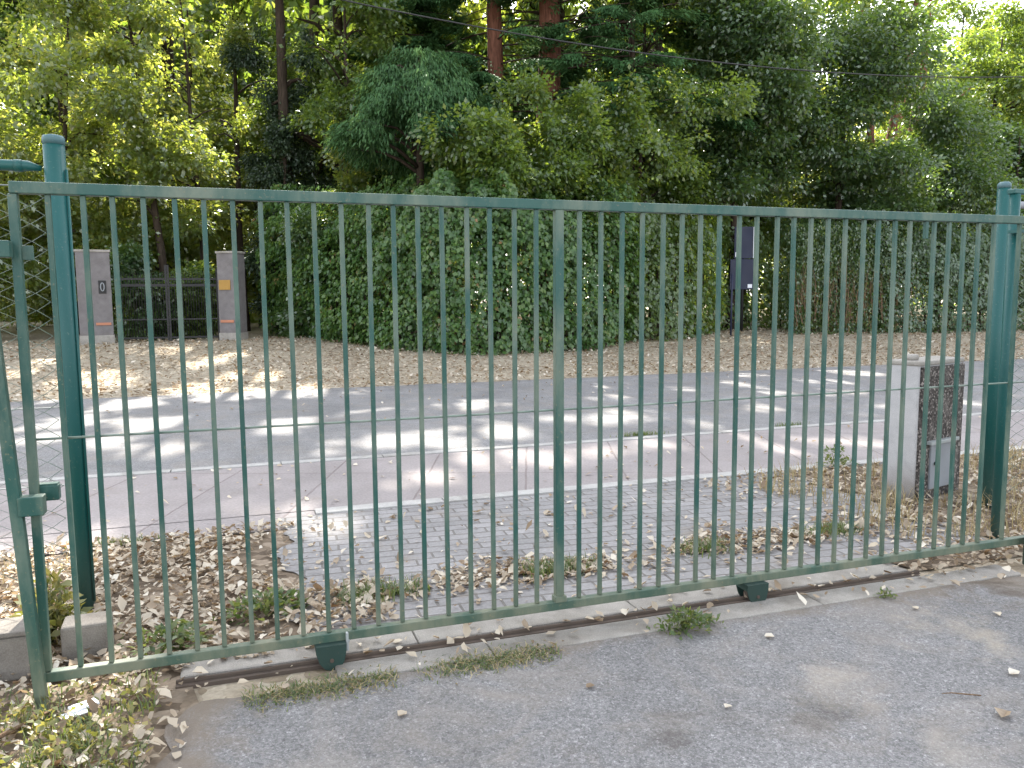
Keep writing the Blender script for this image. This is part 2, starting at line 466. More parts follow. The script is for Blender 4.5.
def hsh(x, y):       # smooth bumps for uneven ground
    return (np.sin(x * 1.7 + y * .9) + np.sin(x * .6 - y * 1.3 + 2) + np.sin(x * 3.1 + y * 2.3 + 1)) / 3

xs = np.concatenate([np.linspace(-400, -40, 10), np.linspace(-36, 60, 97), np.linspace(70, 400, 10)])
ys = np.concatenate([np.linspace(-120, -12, 8), np.linspace(-10, 11, 43), np.linspace(11.3, 24, 52), np.linspace(26, 80, 28), np.linspace(100, 600, 10)])
X, Y = np.meshgrid(xs, ys)
far_bump = np.clip((Y - 12.5) / 3, 0, 1) * .04 * hsh(X, Y)
Z = zt(Y) - .02 + far_bump
V = np.stack([X.ravel(), Y.ravel(), Z.ravel()], 1)
nx, ny = len(xs), len(ys)
ii, jj = np.meshgrid(np.arange(nx - 1), np.arange(ny - 1))
a = (jj * nx + ii).ravel()
g_ = np_mesh('ground', V, np.stack([a, a + 1, a + nx + 1, a + nx], 1), M['soil'], smooth=True)
tag(g_, 'leaf strewn brown earth running under the hedge and the wood', 'ground', kind='structure')

def sheet(name, x0, x1, y0, y1, z, mat, label, cat, nx=2, edge=None, wob=0.0):
    """flat sheet with a slightly irregular outline on its y edges"""
    n = nx
    xs_ = np.linspace(x0, x1, n)
    wa = wob * (np.sin(xs_ * 2.3) + np.sin(xs_ * 5.9 + 1) * .6 + np.sin(xs_ * 13.1) * .3)
    wb = wob * (np.sin(xs_ * 2.9 + 2) + np.sin(xs_ * 6.7) * .6 + np.sin(xs_ * 15.1) * .3)
    ya, yb = y0 + wa, y1 + wb
    V = np.concatenate([np.stack([xs_, ya, 0 * xs_ + z], 1), np.stack([xs_, yb, 0 * xs_ + z], 1)])
    i = np.arange(n - 1)
    o = np_mesh(name, V, np.stack([i, i + 1, i + n + 1, i + n], 1), mat)
    return tag(o, label, cat, kind='structure')

sheet('road', -120, 160, 4.62, 11.25, -.006, M['asphalt_road'], 'grey asphalt road dappled with sun beyond the gate', 'road', nx=1400, wob=.03)
sheet('cycle_path', -120, 160, 2.66, 4.5, 0.0, M['redpath'], 'pinkish paved path between road and driveway pavers', 'path')
sheet('pavement', -120, 1.15, 2.2, 2.72, -.004, M['redpath'], 'pale pavement margin beside leaf covered earth', 'pavement', nx=800, wob=.03)

def kerb(name, x0, x1, y0, y1, z, step, label):
    mb = MB()
    x = x0
    while x < x1:
        l = min(step, x1 - x)
        mb.box((x + l / 2, (y0 + y1) / 2, z - .06 + random.uniform(-.002, .002)), (l - .008, y1 - y0, .12), bevel=.006)
        x += step
    o = mb.build(name, M['concrete_kerb'])
    return tag(o, label, 'kerb', kind='structure')
kerb('road_kerb', -40, 60, 4.5, 4.62, .012, 1.0, 'pale concrete kerb line between road and pinkish path')
kerb('path_kerb', 1.15, 30, 2.52, 2.66, .012, 1.0, 'pale concrete edging between pinkish path and grey block paving')

# concrete sill the gate rolls on: two strips with the rail groove between
mb = MB()
for x0, x1 in ((.36, 1.4), (1.4, 2.55), (2.55, 3.3), (3.3, 4.32)):
    mb.box(((x0 + x1) / 2, .155, -.052 + random.uniform(-.002, .002)), (x1 - x0 - .004, .235, .12), bevel=.012)
for x0, x1 in ((1.0, 1.7), (1.7, 2.7), (2.7, 3.5), (3.5, 4.9)):
    mb.box(((x0 + x1) / 2, -.125, -.054 + random.uniform(-.001, .001)), (x1 - x0 - .004, .17, .11), bevel=.01)
sill = mb.build('gate_kerb', M['concrete'])
tag(sill, 'weathered concrete sill strips along the gate track', 'sill', kind='structure')

mb = MB()
mb.box((2.35, 0, -.012), (4.0, .07, .02))
mb.box((2.35, .0, .004), (4.0, .014, .018), bevel=.004)
tr = mb.build('gate_track', M['rust'])
tag(tr, 'rusty steel rail set in the ground under the sliding gate', 'gate track')

# near asphalt: irregular polygon
bm = bmesh.new()
edge = [(.33, -9), (.30, -1.2), (.29, -.8), (.36, -.55), (.33, -.35), (.45, -.2), (.7, -.205), (1.2, -.22), (1.8, -.215), (2.6, -.21), (3.4, -.21), (4.2, -.2), (4.75, -.22), (5.1, -.3), (5.6, -.38), (9, -.5), (30, -.8), (30, -60), (-30, -60), (-30, -9)]
pts = []
for (xa, ya), (xb, yb) in zip(edge, edge[1:]):
    n = max(1, int(math.hypot(xb - xa, yb - ya) / .06)) if -1.3 < ya and xb < 7 else 1
    for k in range(n):
        t = k / n
        j = .012 if n > 1 else 0
        pts.append((xa + (xb - xa) * t + random.uniform(-j, j), ya + (yb - ya) * t + random.uniform(-j, j), -.004))
pts.append((*edge[-1], -.004))
f = bm.faces.new([bm.verts.new(p) for p in pts])
f.normal_update()
if f.normal.z < 0: f.normal_flip()
bmesh.ops.triangulate(bm, faces=[f])
me = bpy.data.meshes.new('driveway'); bm.to_mesh(me); bm.free(); me.materials.append(M['asphalt_near'])
dv = link(bpy.data.objects.new('driveway', me)); tag(dv, 'old grey asphalt drive with stains in front of the gate', 'driveway', kind='structure')

# darker bare earth at the left end of the gate and behind the sill
V = []; Fq = []
def patch(name, poly, z, mat, label):
    bm = bmesh.new()
    f = bm.faces.new([bm.verts.new((x, y, z)) for x, y in poly])
    f.normal_update()
    if f.normal.z < 0: f.normal_flip()
    bmesh.ops.triangulate(bm, faces=[f])
    me = bpy.data.meshes.new(name); bm.to_mesh(me); bm.free(); me.materials.append(mat)
    return tag(link(bpy.data.objects.new(name, me)), label, 'earth', kind='structure')
rag = [(.88 + .06 * math.sin(y * 7) + .03 * math.sin(y * 17 + 1) + .012 * math.sin(y * 41), y) for y in np.linspace(2.519, .272, 160)]
rag2 = [(5.3 + .07 * math.sin(y * 8 + 2) + .05 * math.sin(y * 21), y) for y in np.linspace(.272, 2.519, 60)]
patch('driveway_paving', rag + rag2, -.002, M['pavers'], 'grey block paving just behind the green gate')['category'] = 'paving'
patch('earth_bed', [(-6, -9), (.36, -9), (.45, -.2), (.40, .05), (.62, .285), (1.1, .3), (1.12, 2.05), (1.0, 2.3), (.2, 2.28), (-.2, 2.3), (-.8, 2.28), (-2, 2.3), (-6, 2.3)], -.010, M['soil_dark'], 'dark leafy earth at the left end of the gate')
patch('earth_verge', [(4.4, .04), (12, .04), (12, -.5), (40, -.5), (40, 2.51), (5.0, 2.51), (5.36, 2.0), (5.36, .28), (4.33, .28)], -.011, M['soil_dark'], 'leafy earth around the concrete meter pillar')

# ------------------------------------------------------------------ sliding gate
gate = thing('sliding_gate', 'long green steel sliding gate of upright bars', 'gate', (0, 0, 0))
ZB, ZT = .11, 2.032
def gpart(name, mb, mat='paint', parent=gate, loc=None, label=None): return mb.build(name, M[mat], parent, loc, label)
gpart('top_rail', MB().box((2.62, 0, ZT), (5.5, .042, .045), bevel=.004))
gpart('bottom_rail', MB().box((2.55, 0, ZB), (5.36, .042, .042), bevel=.004))
gpart('end_stile', MB().box((-.121, .002, (ZB + ZT) / 2), (.032, .036, ZT - ZB - .046), bevel=.003))
gpart('centre_stile', MB().box((19.02 * .11, .001, (ZB + ZT) / 2), (.042, .038, ZT - ZB - .044), bevel=.003).box((19.02 * .11, -.004, ZB + .035), (.06, .05, .03), bevel=.003))
gpart('middle_rod', MB().tube([(-.12, .018, 1.068), (1.5, .018, 1.068), (3.2, .018, 1.075), (5.2, .018, 1.082)], .005, 8), 'wire')
bar = MB().box((0, 0, (ZB + ZT) / 2), (.0195, .0195, ZT - ZB - .044), bevel=.002).build('bar', M['paint'], gate)
barx = [i * .11 for i in range(39) if i != 19] + [4.345, 4.455, 4.565, 4.675, 4.79, 4.985]
for k, x in enumerate(barx):
    b = bar if k == 0 else bar.copy()
    if k: COL.objects.link(b); b.parent = gate
    b.location = (x + random.uniform(-.003, .003), .003, 0)
    b.rotation_euler = (0, random.uniform(-.0032, .0032), 0)
gpart('bar_stub', MB().box((4.285, .003, ZT - .07), (.02, .022, .095), bevel=.002))
# wheel housings with wheels
def housing(x, dark):
    mb = MB()
    # rounded plate box hanging under the bottom rail, open at the bottom
    prof = [(-.066, .0), (-.066, -.028), (-.052, -.072), (-.030, -.1), (-.01, -.107), (.02, -.107), (.038, -.098), (.055, -.072), (.064, -.028), (.064, .0)]
    for y0, y1 in ((-.052, -.046), (.046, .052)):
        vs0 = [mb.bm.verts.new((px, y0, pz)) for px, pz in prof]
        vs1 = [mb.bm.verts.new((px, y1, pz)) for px, pz in prof]
        mb.bm.faces.new(vs0); mb.bm.faces.new(list(reversed(vs1)))
        for q in range(len(prof)):
            r = (q + 1) % len(prof)
            mb.bm.faces.new((vs0[q], vs1[q], vs1[r], vs0[r]))
    mb.box((-.062, 0, -.014), (.007, .091, .028)); mb.box((.060, 0, -.014), (.007, .091, .028))
    mb.box((0, 0, .002), (.13, .106, .006))
    h = gpart('wheel_housing', mb, 'paint_dark', loc=(x, -.012, ZB - .022))
    wmb = MB().tube([(0, -.02, -.062), (0, .02, -.062)], .042, 20).tube([(0, -.058, -.062), (0, .058, -.062)], .009, 8)
    wh = wmb.build('wheel', M['rust'], h)
    return h
h1 = housing(.99, 0)
MB().box((.073, .0, .0), (.012, .05, .085), bevel=.004).tube([(.079, -.01, .0), (.084, -.01, .0)], .006, 8).build('bracket', M['galv'], h1)
h2 = housing(3.2, 0)
# lock gear at the left end
gpart('lock_box', MB().box((-.082, .035, .852), (.085, .045, .062), bevel=.005).box((-.082, .035, .885), (.08, .04, .008)), 'paint')
gpart('latch_plate', MB().box((-.092, .012, 1.79), (.05, .006, .055), bevel=.002))

lp = thing('latch_post', 'slightly leaning green latch post at the left end of the gate', 'post', (-.131, -.062, -.02))
rot = Matrix.Rotation(-.048, 4, 'Y')
MB().box((-.0475, 0, .98), (.042, .042, 1.98), rot, bevel=.004).build('upright', M['paint'], lp)
MB().box((.012, .004, .845), (.088, .06, .075), bevel=.004).build('keeper_box', M['paint'], lp)
MB().box((-.045, .004, 1.82), (.1, .05, .062), bevel=.004).build('keeper_plate', M['paint'], lp)

# right support post C and guide post B
cp = thing('support_post', 'round green support post standing right in front of the gate end', 'post', (5.135, -.075, -.02))
MB().tube([(0, 0, 0), (0, 0, 2.15)], .042, 20).build('tube', M['paint_post'], cp)
MB().tube([(0, 0, 2.15), (0, 0, 2.165), (0, 0, 2.18)], [.046, .046, .03], 20).build('cap', M['paint_post'], cp)
gp = thing('guide_post', 'green guide post close behind the right end of the gate', 'post', (5.39, .38, -.02))
MB().tube([(0, 0, 0), (0, 0, 2.26)], .032, 20).build('tube', M['paint_post'], gp)
MB().box((-.015, -.06, 2.02), (.09, .09, .02)).build('roller_bracket', M['paint_post'], gp)
MB().box((.03, 0, 2.275), (.14, .06, .03), bevel=.005).build('top_bracket', M['paint_post'], gp)

# ------------------------------------------------------------------ chain link fences
def chain_link(mb, x0, x1, z0, z1, pitch, r, phase=0.0):
    nz = int((z1 - z0) / pitch * 2)
    nxw = int((x1 - x0) / pitch)
    for i in range(nxw + 1):
        pts = []
        for k in range(nz + 1):
            side = 1 if (k + i) % 2 else -1
            pts.append((min(x1, max(x0, x0 + i * pitch + side * pitch * .5 * .97)), (.004 if k % 2 else -.004), z0 + k * pitch * .5))
        mb.tube(pts, r, 4)
fl = thing('chain_link_fence', 'green chain link fence with thick round end post left of the gate', 'fence', (-.16, 1.03, -.05))
MB().tube([(0, 0, 0), (0, 0, 2.44)], .049, 24).tube([(.052, -.02, .1), (.052, -.02, 2.3)], .007, 6).build('post', M['paint_post'], fl)
MB().tube([(0, 0, 2.42), (0, 0, 2.45), (0, 0, 2.462), (0, 0, 2.468)], [.0505, .0505, .045, .02], 24).build('post_cap', M['cap'], fl)
MB().tube([(-4.6, 0, 2.313), (-.145, 0, 2.313), (-.12, 0, 2.313), (-.06, 0, 2.303)], [.027, .027, .026, .013], 16).tube([(-.175, 0, 2.313), (-.14, 0, 2.313)], .030, 16).build('top_rail', M['paint_post'], fl)
mb = MB(); chain_link(mb, -4.5, -.06, .25, 2.22, .085, .0027)
mb.build('mesh', M['wire'], fl)
MB().tube([(-4.5, .01, 1.12), (-.04, .01, 1.12)], .003, 5).tube([(-4.5, .01, .72), (-.04, .01, .72), (.05, -.02, .72)], .003, 5).tube([(-4.5, .01, 2.22), (-.04, .01, 2.22)], .003, 5).build('tension_wire', M['galv'], fl)
MB().tube([(-4.4, 0, 0), (-4.4, 0, 2.44)], .03, 16).build('post', M['paint_post'], fl)

fr = thing('chain_link_fence', 'green chain link fence with round end post right of the gate', 'fence', (6.03, 1.0, -.05))
MB().tube([(0, 0, 0), (0, 0, 2.45)], .045, 24).build('post', M['paint_post'], fr)
MB().tube([(0, 0, 2.43), (0, 0, 2.46), (0, 0, 2.475)], [.0465, .0465, .03], 24).build('post_cap', M['cap'], fr)
MB().tube([(.04, 0, 2.303), (.12, 0, 2.313), (6, 0, 2.313)], [.016, .026, .026], 14).build('top_rail', M['grey_metal'], fr)
mb = MB(); chain_link(mb, .06, 4.5, .12, 2.22, .085, .0027)
mb.build('mesh', M['wire'], fr)
MB().tube([(.04, .01, 1.12), (4.5, .01, 1.12)], .003, 5).build('tension_wire', M['galv'], fr)
MB().tube([(4.4, 0, 0), (4.4, 0, 2.44)], .03, 16).build('post', M['paint_post'], fr)

# low block wall pieces under the left fence
bw = thing('low_block_wall', 'low grey concrete block wall with pale mortar under the fence', 'wall', (-.25, .36, -.03))
mb = MB(); x = 0
for k in range(9):
    mb.box((-.17 - k * .36, 0, .115), (.345, .16, .19), bevel=.006)
mb.build('blocks', M['block'], bw)
MB().box((-1.6, 0, .108), (3.24, .148, .205)).build('mortar', M['concrete_kerb'], bw)
MB().box((-1.6, 0, .229), (3.26, .19, .022), bevel=.005).build('coping', M['block'], bw)
fb = MB().box((-.05, .46, .045), (.20, .16, .23), .05, bevel=.012).build('concrete_footing', M['block'])
tag(fb, 'rough brown grey concrete footing block beside the thick fence post', 'concrete block')

# ------------------------------------------------------------------ concrete meter pillar
mp_ = thing('meter_pillar', 'squat concrete pillar with dark speckled face behind the gate', 'pillar', (5.637, 1.306, -.03), .28)
# local x along the front face, y back
MB().box((.335, .13, .545), (.67, .24, 1.09), bevel=.012).build('body', M['stucco_pale'], mp_)
MB().box((.336, .128, 1.104), (.69, .265, .04), bevel=.012).build('cap', M['concrete'], mp_)
MB().box((.08, .12, 1.145), (.11, .09, .05), bevel=.02).build('cap_stone', M['concrete'], mp_)
MB().box((.345, -.001, .54), (.64, .03, 1.07), bevel=.004).build('facing', M['granite'], mp_)
dr = MB().box((.335, -.022, .275), (.34, .02, .36), bevel=.004).build('meter_door', M['grey_metal'], mp_)
MB().box((.335, -.033, .472), (.43, .05, .028), bevel=.004).build('drip_ledge', M['galv'], mp_)
MB().tube([(.225, -.03, .3), (.225, -.046, .3)], .014, 12).box((.225, -.047, .3), (.006, .006, .022)).build('lock', M['iron'], dr)

# ------------------------------------------------------------------ house entrance across the road
def entrance_pillar(loc, rz, w_, d_, label):
    t = thing('gate_pillar', label, 'pillar', loc, rz, 'pillars of the house entrance')
    MB().box((0, 0, 1.2), (w_, d_, 2.44), bevel=.012).build('body', M['stucco'], t)
    MB().box((0, 0, 2.44), (w_ + .05, d_ + .05, .06), bevel=.01).build('cap', M['concrete'], t)
    MB().box((0, 0, .1), (w_ + .03, d_ + .03, .26), bevel=.008).build('plinth', M['concrete'], t)
    return t
p1 = entrance_pillar((-2.93, 20.3, .47), .16, .80, .55, 'grey entrance pillar with dark framed number plate across the road')
MB().box((.19, -.285, 1.50), (.18, .03, .34), bevel=.006).build('number_plate', M['iron'], p1)
mb = MB()
prev = []
for k in range(20):
    aa = 2 * PI * k / 20
    prev.append((.19 + .042 * math.cos(aa), -.303, 1.50 + .105 * math.sin(aa)))
mb.tube(prev + prev[:1], .014, 6, caps=False)
mb.build('number', M['grey_metal'], p1)
MB().box((.17, -.284, .53), (.36, .022, .07), bevel=.004).build('reflector', M['orange'], p1)
p2 = entrance_pillar((.52, 20.25, .47), -.52, .56, .5, 'grey entrance pillar with brass plate across the road')
MB().box((-.06, -.262, 1.55), (.34, .02, .27), bevel=.004).build('name_plate', M['brass'], p2)
MB().box((-.03, -.262, .55), (.40, .022, .075), bevel=.004).build('reflector', M['orange'], p2)

ig = thing('iron_gate', 'dark iron double gate between the two grey entrance pillars', 'gate', (-1.15, 20.45, .47))
for sgn in (-1, 1):
    lf = MB().box((sgn * .03, 0, 1.05), (.05, .05, 2.1)).box((sgn * 1.28, 0, 1.0), (.05, .05, 2.0))
    lf.box((sgn * .655, 0, 1.55), (1.2, .03, .07)).box((sgn * .655, 0, 1.72), (1.2, .03, .05)).box((sgn * .655, 0, .62), (1.2, .03, .035)).box((sgn * .655, 0, .12), (1.2, .03, .05))
    leaf = lf.build('gate_leaf', M['iron'], ig)
    pk = MB().tube([(0, 0, .1), (0, 0, 1.78), (0, 0, 1.9)], [.009, .009, .002], 6).build('picket', M['iron'], leaf)
    for k in range(17):
        q = pk if k == 0 else pk.copy()
        if k: COL.objects.link(q); q.parent = leaf
        q.location = (sgn * (.11 + k * .068), 0, 0)

# navy panels on a slim post, in front of the right hedge
nv = thing('notice_board', 'navy blue two tier board with pale right edge by the hedge', 'board', (16.3, 18.95, .45), -.42)
MB().tube([(-.02, .06, 0), (-.02, .06, 3.2)], .05, 12).build('post', M['iron'], nv)
MB().box((-.02, 0, 2.88), (.60, .05, 1.02), bevel=.01).build('upper_panel', M['navy'], nv)
MB().box((-.05, -.01, 1.86), (.78, .06, .98), bevel=.01).build('lower_panel', M['navy'], nv)
MB().box((.295, -.02, 2.88), (.035, .055, 1.0)).build('edge_strip', M['white'], nv)
MB().box((.358, -.03, 1.86), (.04, .065, .95)).build('edge_strip', M['white'], nv)
MB().box((-.24, -.032, 2.5), (.09, .01, .15)).build('sticker', M['white'], nv)
MB().box((.2, -.045, 1.48), (.14, .01, .12)).build('sticker', M['white'], nv)
sp = MB().tube([(0, 0, 0), (0, 0, 1.9)], .03, 10).build('marker_post', M['navy'])
sp.location = (14.95, 17.6, .38)
tag(sp, 'thin dark blue post left of the navy board', 'post')

cb = [(x, 13.0, 6.95 + .0055 * (x - 12) ** 2) for x in np.linspace(-18, 42, 60)]
cbo = MB().tube(cb, .014, 6).build('overhead_cable', M['cable'])
tag(cbo, 'thin black cable sagging across the trees', 'cable')

# ------------------------------------------------------------------ foliage machinery
# crown gaps cut along sun rays to light chosen spots (x, y, radius)
SUN_GAPS = [(.5, 10.9, .75), (1.3, 10.6, .6), (1.9, 11.3, .5), (-.9, 10.2, .35), (2.8, 10.6, .45), (2.3, 5.4, .42), (3.0, 5.2, .42), (3.7, 5.5, .3), (1.4, 5.0, .25),
            (5.2, 5.9, .4), (5.9, 6.2, .3), (3.1, 4.0, .3), (3.7, 3.7, .3), (2.2, 3.4, .3), (-.2, 5.8, .35), (-.8, 6.4, .3), (.9, 7.4, .3), (-1.6, 8.4, .4), (4.2, 8.6, .35), (5.0, 9.5, .3),
            (8.4, 7.0, .4), (9.2, 7.6, .45), (10.2, 7.1, .35), (7.8, 6.1, .3), (8.0, 8.6, .35), (9.4, 9.0, .4), (11.0, 8.8, .45), (12.0, 8.0, .4), (10.5, 10.2, .4), (12.8, 9.9, .5), (7.2, 9.8, .35), (6.3, 8.0, .3),
            (8.5, 5.0, .3), (9.6, 5.6, .35), (11, 5.6, .4), (-1.0, 1.3, .6), (-1.4, .8, .4), (-.6, 1.9, .45), (-1.5, 1.9, .5), (.1, -.12, .2), (-.22, -.35, .4), (-.5, -.02, .4), (-.1, -.7, .2), (-.35, -.62, .14), (-.05, .15, .2), (-.3, .5, .25), (-.7, -.3, .2),
            (.9, 13.5, .6), (-2.2, 14, .7), (2.6, 16.2, .5), (-3.4, 17.0, .6), (-1.2, 18.5, .8), (5, 13.2, .35), (8, 13.2, .3), (1.0, 2.5, .22), (1.25, 1.95, .18), (7.3, 3.2, .3), (8.2, 2.0, .4), (6.2, 5.2, .2), (5.0, 3.9, .2)]
_g = random.Random(5)
SUN_GAPS += [(_g.uniform(-3, 13), _g.uniform(4.7, 11.2), _g.uniform(.05, .24)) for _ in range(44)] + [(_g.uniform(-5, 14), _g.uniform(11.5, 17), _g.uniform(.15, .4)) for _ in range(12)] + [(_g.uniform(2, 7), _g.uniform(2.8, 4.4), _g.uniform(.1, .22)) for _ in range(6)]
LIT_CROWNS = [(_g.uniform(-7, 29), _g.uniform(17.5, 22.5), _g.uniform(3.5, 9.5), _g.uniform(.4, .8)) for _ in range(48)] + [(3.7, 20.6, 3.4, .9), (3.7, 20.9, 5.0, .8), (-5, 22.3, 4, 1.2), (-3, 22, 6, 1.1), (-1, 22.3, 5, 1.1), (0, 23, 3, 1.0), (-6, 23, 7, 1.2), (-1, 22.5, 8, 1.1), (.3, 23.5, 6, .8), (-3, 22, 2.6, .9),
              (9.5, 17.8, 5, .6), (12, 18, 6, .7), (16, 17.6, 6.6, .7), (14.5, 17.8, 4.5, .6), (20, 18, 6, .6), (25, 18.4, 6, .7), (5.3, 17.6, 8, .5), (13, 17.6, 7.5, .6), (18, 17.4, 8, .6), (22.5, 18, 8, .7), (10.6, 17.6, 6.3, .5)]  # crown points to be lit; leaves sunward of them are cut away
GP = np.array([(x, y, float(zt(y))) for x, y, r in SUN_GAPS] + [q[:3] for q in LIT_CROWNS]); GR = np.array([r for *_, r in SUN_GAPS] + [q[3] for q in LIT_CROWNS])

def sun_mask(P, zmin=4.8):  # drops leaves along sun rays so the chosen spots get sun
    """True for leaves kept"""
    keep = np.ones(len(P), bool)
    hi = P[:, 2] > zmin
    Q = P[hi]
    k = np.ones(len(Q), bool)
    hi2 = Q[:, 2] > 12.5
    rr_ = rng.random(len(Q)) ** .22
    for g, r in zip(GP, GR):
        d = Q - g
        t = d @ S
        dist2 = (d * d).sum(1) - t * t
        k &= (dist2 > (r * 1.15 + .13 + .09 * hi2) ** 2 * rr_) | (t < 3.0)
    keep[hi] = k
    return keep

def leaf_quads(P, D, Nn, L, Wd, fold=.12):
    """diamond leaves: base point P, direction D, normal Nn, length L, width Wd"""
    D = unit(D); Nn = unit(Nn - D * (Nn * D).sum(1, keepdims=True))
    Sd = np.cross(D, Nn)
    L = L[:, None]; Wd = Wd[:, None]
    mid = P + D * L * .45 - Nn * L * fold
    V = np.stack([P, mid + Sd * Wd * .5 + Nn * L * fold * 1.6, P + D * L - Nn * L * fold * .6, mid - Sd * Wd * .5 + Nn * L * fold * 1.6], 1)
    return V.reshape(-1, 3)

def leaves_obj(name, P, D, Nn, L, Wd, rnd, mat, parent, fold=.12):
    V = leaf_quads(P, D, Nn, L, Wd, fold)
    F_ = np.arange(len(V), dtype=np.int32).reshape(-1, 4)
    return np_mesh(name, V, F_, mat, parent, {'rnd': np.repeat(rnd, 4)})

def crown_points(lobes, n_clusters, shell=.55):
    """cluster centres inside a list of lobes (cx,cy,cz,rx,ry,rz), denser to the outside"""
    lob = np.array(lobes, float)
    vol = (lob[:, 3] * lob[:, 4] * lob[:, 5]) ** .67
    idx = rng.choice(len(lob), n_clusters, p=vol / vol.sum())
    d = unit(rng.normal(size=(n_clusters, 3)))
    r = rng.random(n_clusters) ** shell
    return lob[idx, :3] + d * r[:, None] * lob[idx, 3:], d

def grow(base, C, Dout, mat, parent, leaf=.11, asp=.6, per=40, sig=.28, droop=.4, hi=12.0, up=.8, zsig=.6, grp=None, fold=.12):
    """leaf clusters round the centres C (local). Leaves high over the picture are larger and fewer."""
    n = len(C)
    cl = rng.random(n)
    world_z = C[:, 2] + base[2]
    big = world_z > hi
    out = []
    for sel, k, sc in ((~big, per, 1.0), (big, max(5, per // 4), 2.7)):
        if not sel.any(): continue
        Cc = np.repeat(C[sel], k, 0); Do = np.repeat(Dout[sel], k, 0); cr = np.repeat(cl[sel], k)
        m = len(Cc)
        off = rng.normal(size=(m, 3)) * np.array([sig, sig, sig * zsig])
        P = Cc + off
        # leaves hang lower the further they are from the cluster centre
        P[:, 2] -= droop * (off[:, 0] ** 2 + off[:, 1] ** 2) ** .5 * .7
        D = Do * .5 + unit(off) * .8 + rng.normal(size=(m, 3)) * .45; D[:, 2] -= droop * 1.1
        Nn = rng.normal(size=(m, 3)) * .6; Nn[:, 2] += up
        L = leaf * sc * rng.uniform(.65, 1.35, m)
        rnd = np.clip(.55 * rng.random(m) + .45 * cr, 0, 1)
        out.append((P, D, Nn, L, L * asp * rng.uniform(.8, 1.2, m), rnd))
    P, D, Nn, L, Wd, rnd = [np.concatenate(q) for q in zip(*out)]
    keep = sun_mask(P + np.array(base)) & (P[:, 2] > .02)
    P, D, Nn, L, Wd, rnd = P[keep], D[keep], Nn[keep], L[keep], Wd[keep], rnd[keep]
    return leaves_obj('crown', P, D, Nn, L, Wd, rnd, mat, parent, fold)

def wood(parent, path, radii, C=None, nb=14, mat='bark', rb=.03, n=10, droop=0.0, zlo=.3):
    """trunk along path with limbs reaching to some of the cluster centres"""
    mb = MB()
    path = [Vector(p) for p in path]
    pp = []; rr = []
    for i in range(len(path) - 1):
        for k in range(4):
            t = k / 4
            pp.append(path[i].lerp(path[i + 1], t) + Vector((random.uniform(-1, 1), random.uniform(-1, 1), 0)) * radii[i] * .22)
            rr.append((radii[i] * (1 - t) + radii[i + 1] * t) * random.uniform(.94, 1.07))
    pp.append(path[-1]); rr.append(radii[-1])
    rr[0] *= 1.25
    mb.tube(pp, rr, n)
    if C is not None and len(C):
        ztop = path[-1].z
        for c in C[rng.choice(len(C), min(nb, len(C)), replace=False)]:
            c = Vector(c)
            zs = max(zlo * ztop, min(ztop * .97, c.z - .35 * math.hypot(c.x - path[0].x, c.y - path[0].y)))
            # point of the trunk at height zs
            for i in range(len(pp) - 1):
                if pp[i].z <= zs <= pp[i + 1].z or i == len(pp) - 2:
                    t = (zs - pp[i].z) / max(1e-6, pp[i + 1].z - pp[i].z)
                    st = pp[i].lerp(pp[i + 1], min(1, max(0, t))); r0 = min(rr[i] * .55, rb * 2.6); break
            mid_ = st.lerp(c, .5) + Vector((random.uniform(-.2, .2), random.uniform(-.2, .2), .25 - droop))
            mb.tube([st, st.lerp(mid_, .5) + Vector((0, 0, .08)), mid_, mid_.lerp(c, .55), c], [r0, r0 * .8, r0 * .6, r0 * .42, r0 * .2], 6)
    return mb.build('trunk', M[mat], parent)

def make_lobes(cx, cy, z0, z1, R, n, spread=.75):
    """uneven set of lobes filling a crown between z0 and z1"""
    L = []
    for k in range(n):
        t = (k + random.random()) / n
        z = z0 + (z1 - z0) * t
        env = math.sin(PI * (.12 + .80 * t)) ** .6
        a = random.uniform(0, 2 * PI); q = R * env * spread * random.uniform(.25, .95)
        r = R * random.uniform(.26, .52)
        L.append((cx + q * math.cos(a), cy + q * math.sin(a), z, r, r, r * random.uniform(.5, .75)))
    return L

def tree(name, label, x, y, h, R, z0, mat, ncl, per=40, leaf=.11, lean=(0, 0), tr=.14, nl=12, nb=16, sig=.3, droop=.4, asp=.6, group=None, bark='bark', hi=12.0, multi=False, zsig=.42):
    base = (x, y, float(zt(y)) - .05)
    t = thing(name, label, 'tree' if 'tree' in name else 'shrub', base, 0, group)
    lob = make_lobes(lean[0] * .75, lean[1] * .75, z0, h, R, int(nl * 1.6), .92)
    C, Do = crown_points(lob, int(ncl * (1.6 if mat == 'sunny' else 1.5)))
    grow(base, C, Do, M[mat], t, leaf * (1.22 if mat == 'sunny' else 1.18), asp, int(per * (1.05 if mat == 'sunny' else 1.4)), sig * .84, droop, hi=hi, zsig=zsig)
    low = C[C[:, 2] < 13]
    wood(t, [(0, 0, 0), (lean[0] * .25 + random.uniform(-.1, .1), lean[1] * .3, h * .3), (lean[0] * .6, lean[1] * .6, h * .6), (lean[0], lean[1], h * .93)], [tr, tr * .82, tr * .55, tr * .15], low if len(low) > 8 else C, nb, bark, rb=tr * .22)
    return t

G1 = 'woodland trees behind the hedge'
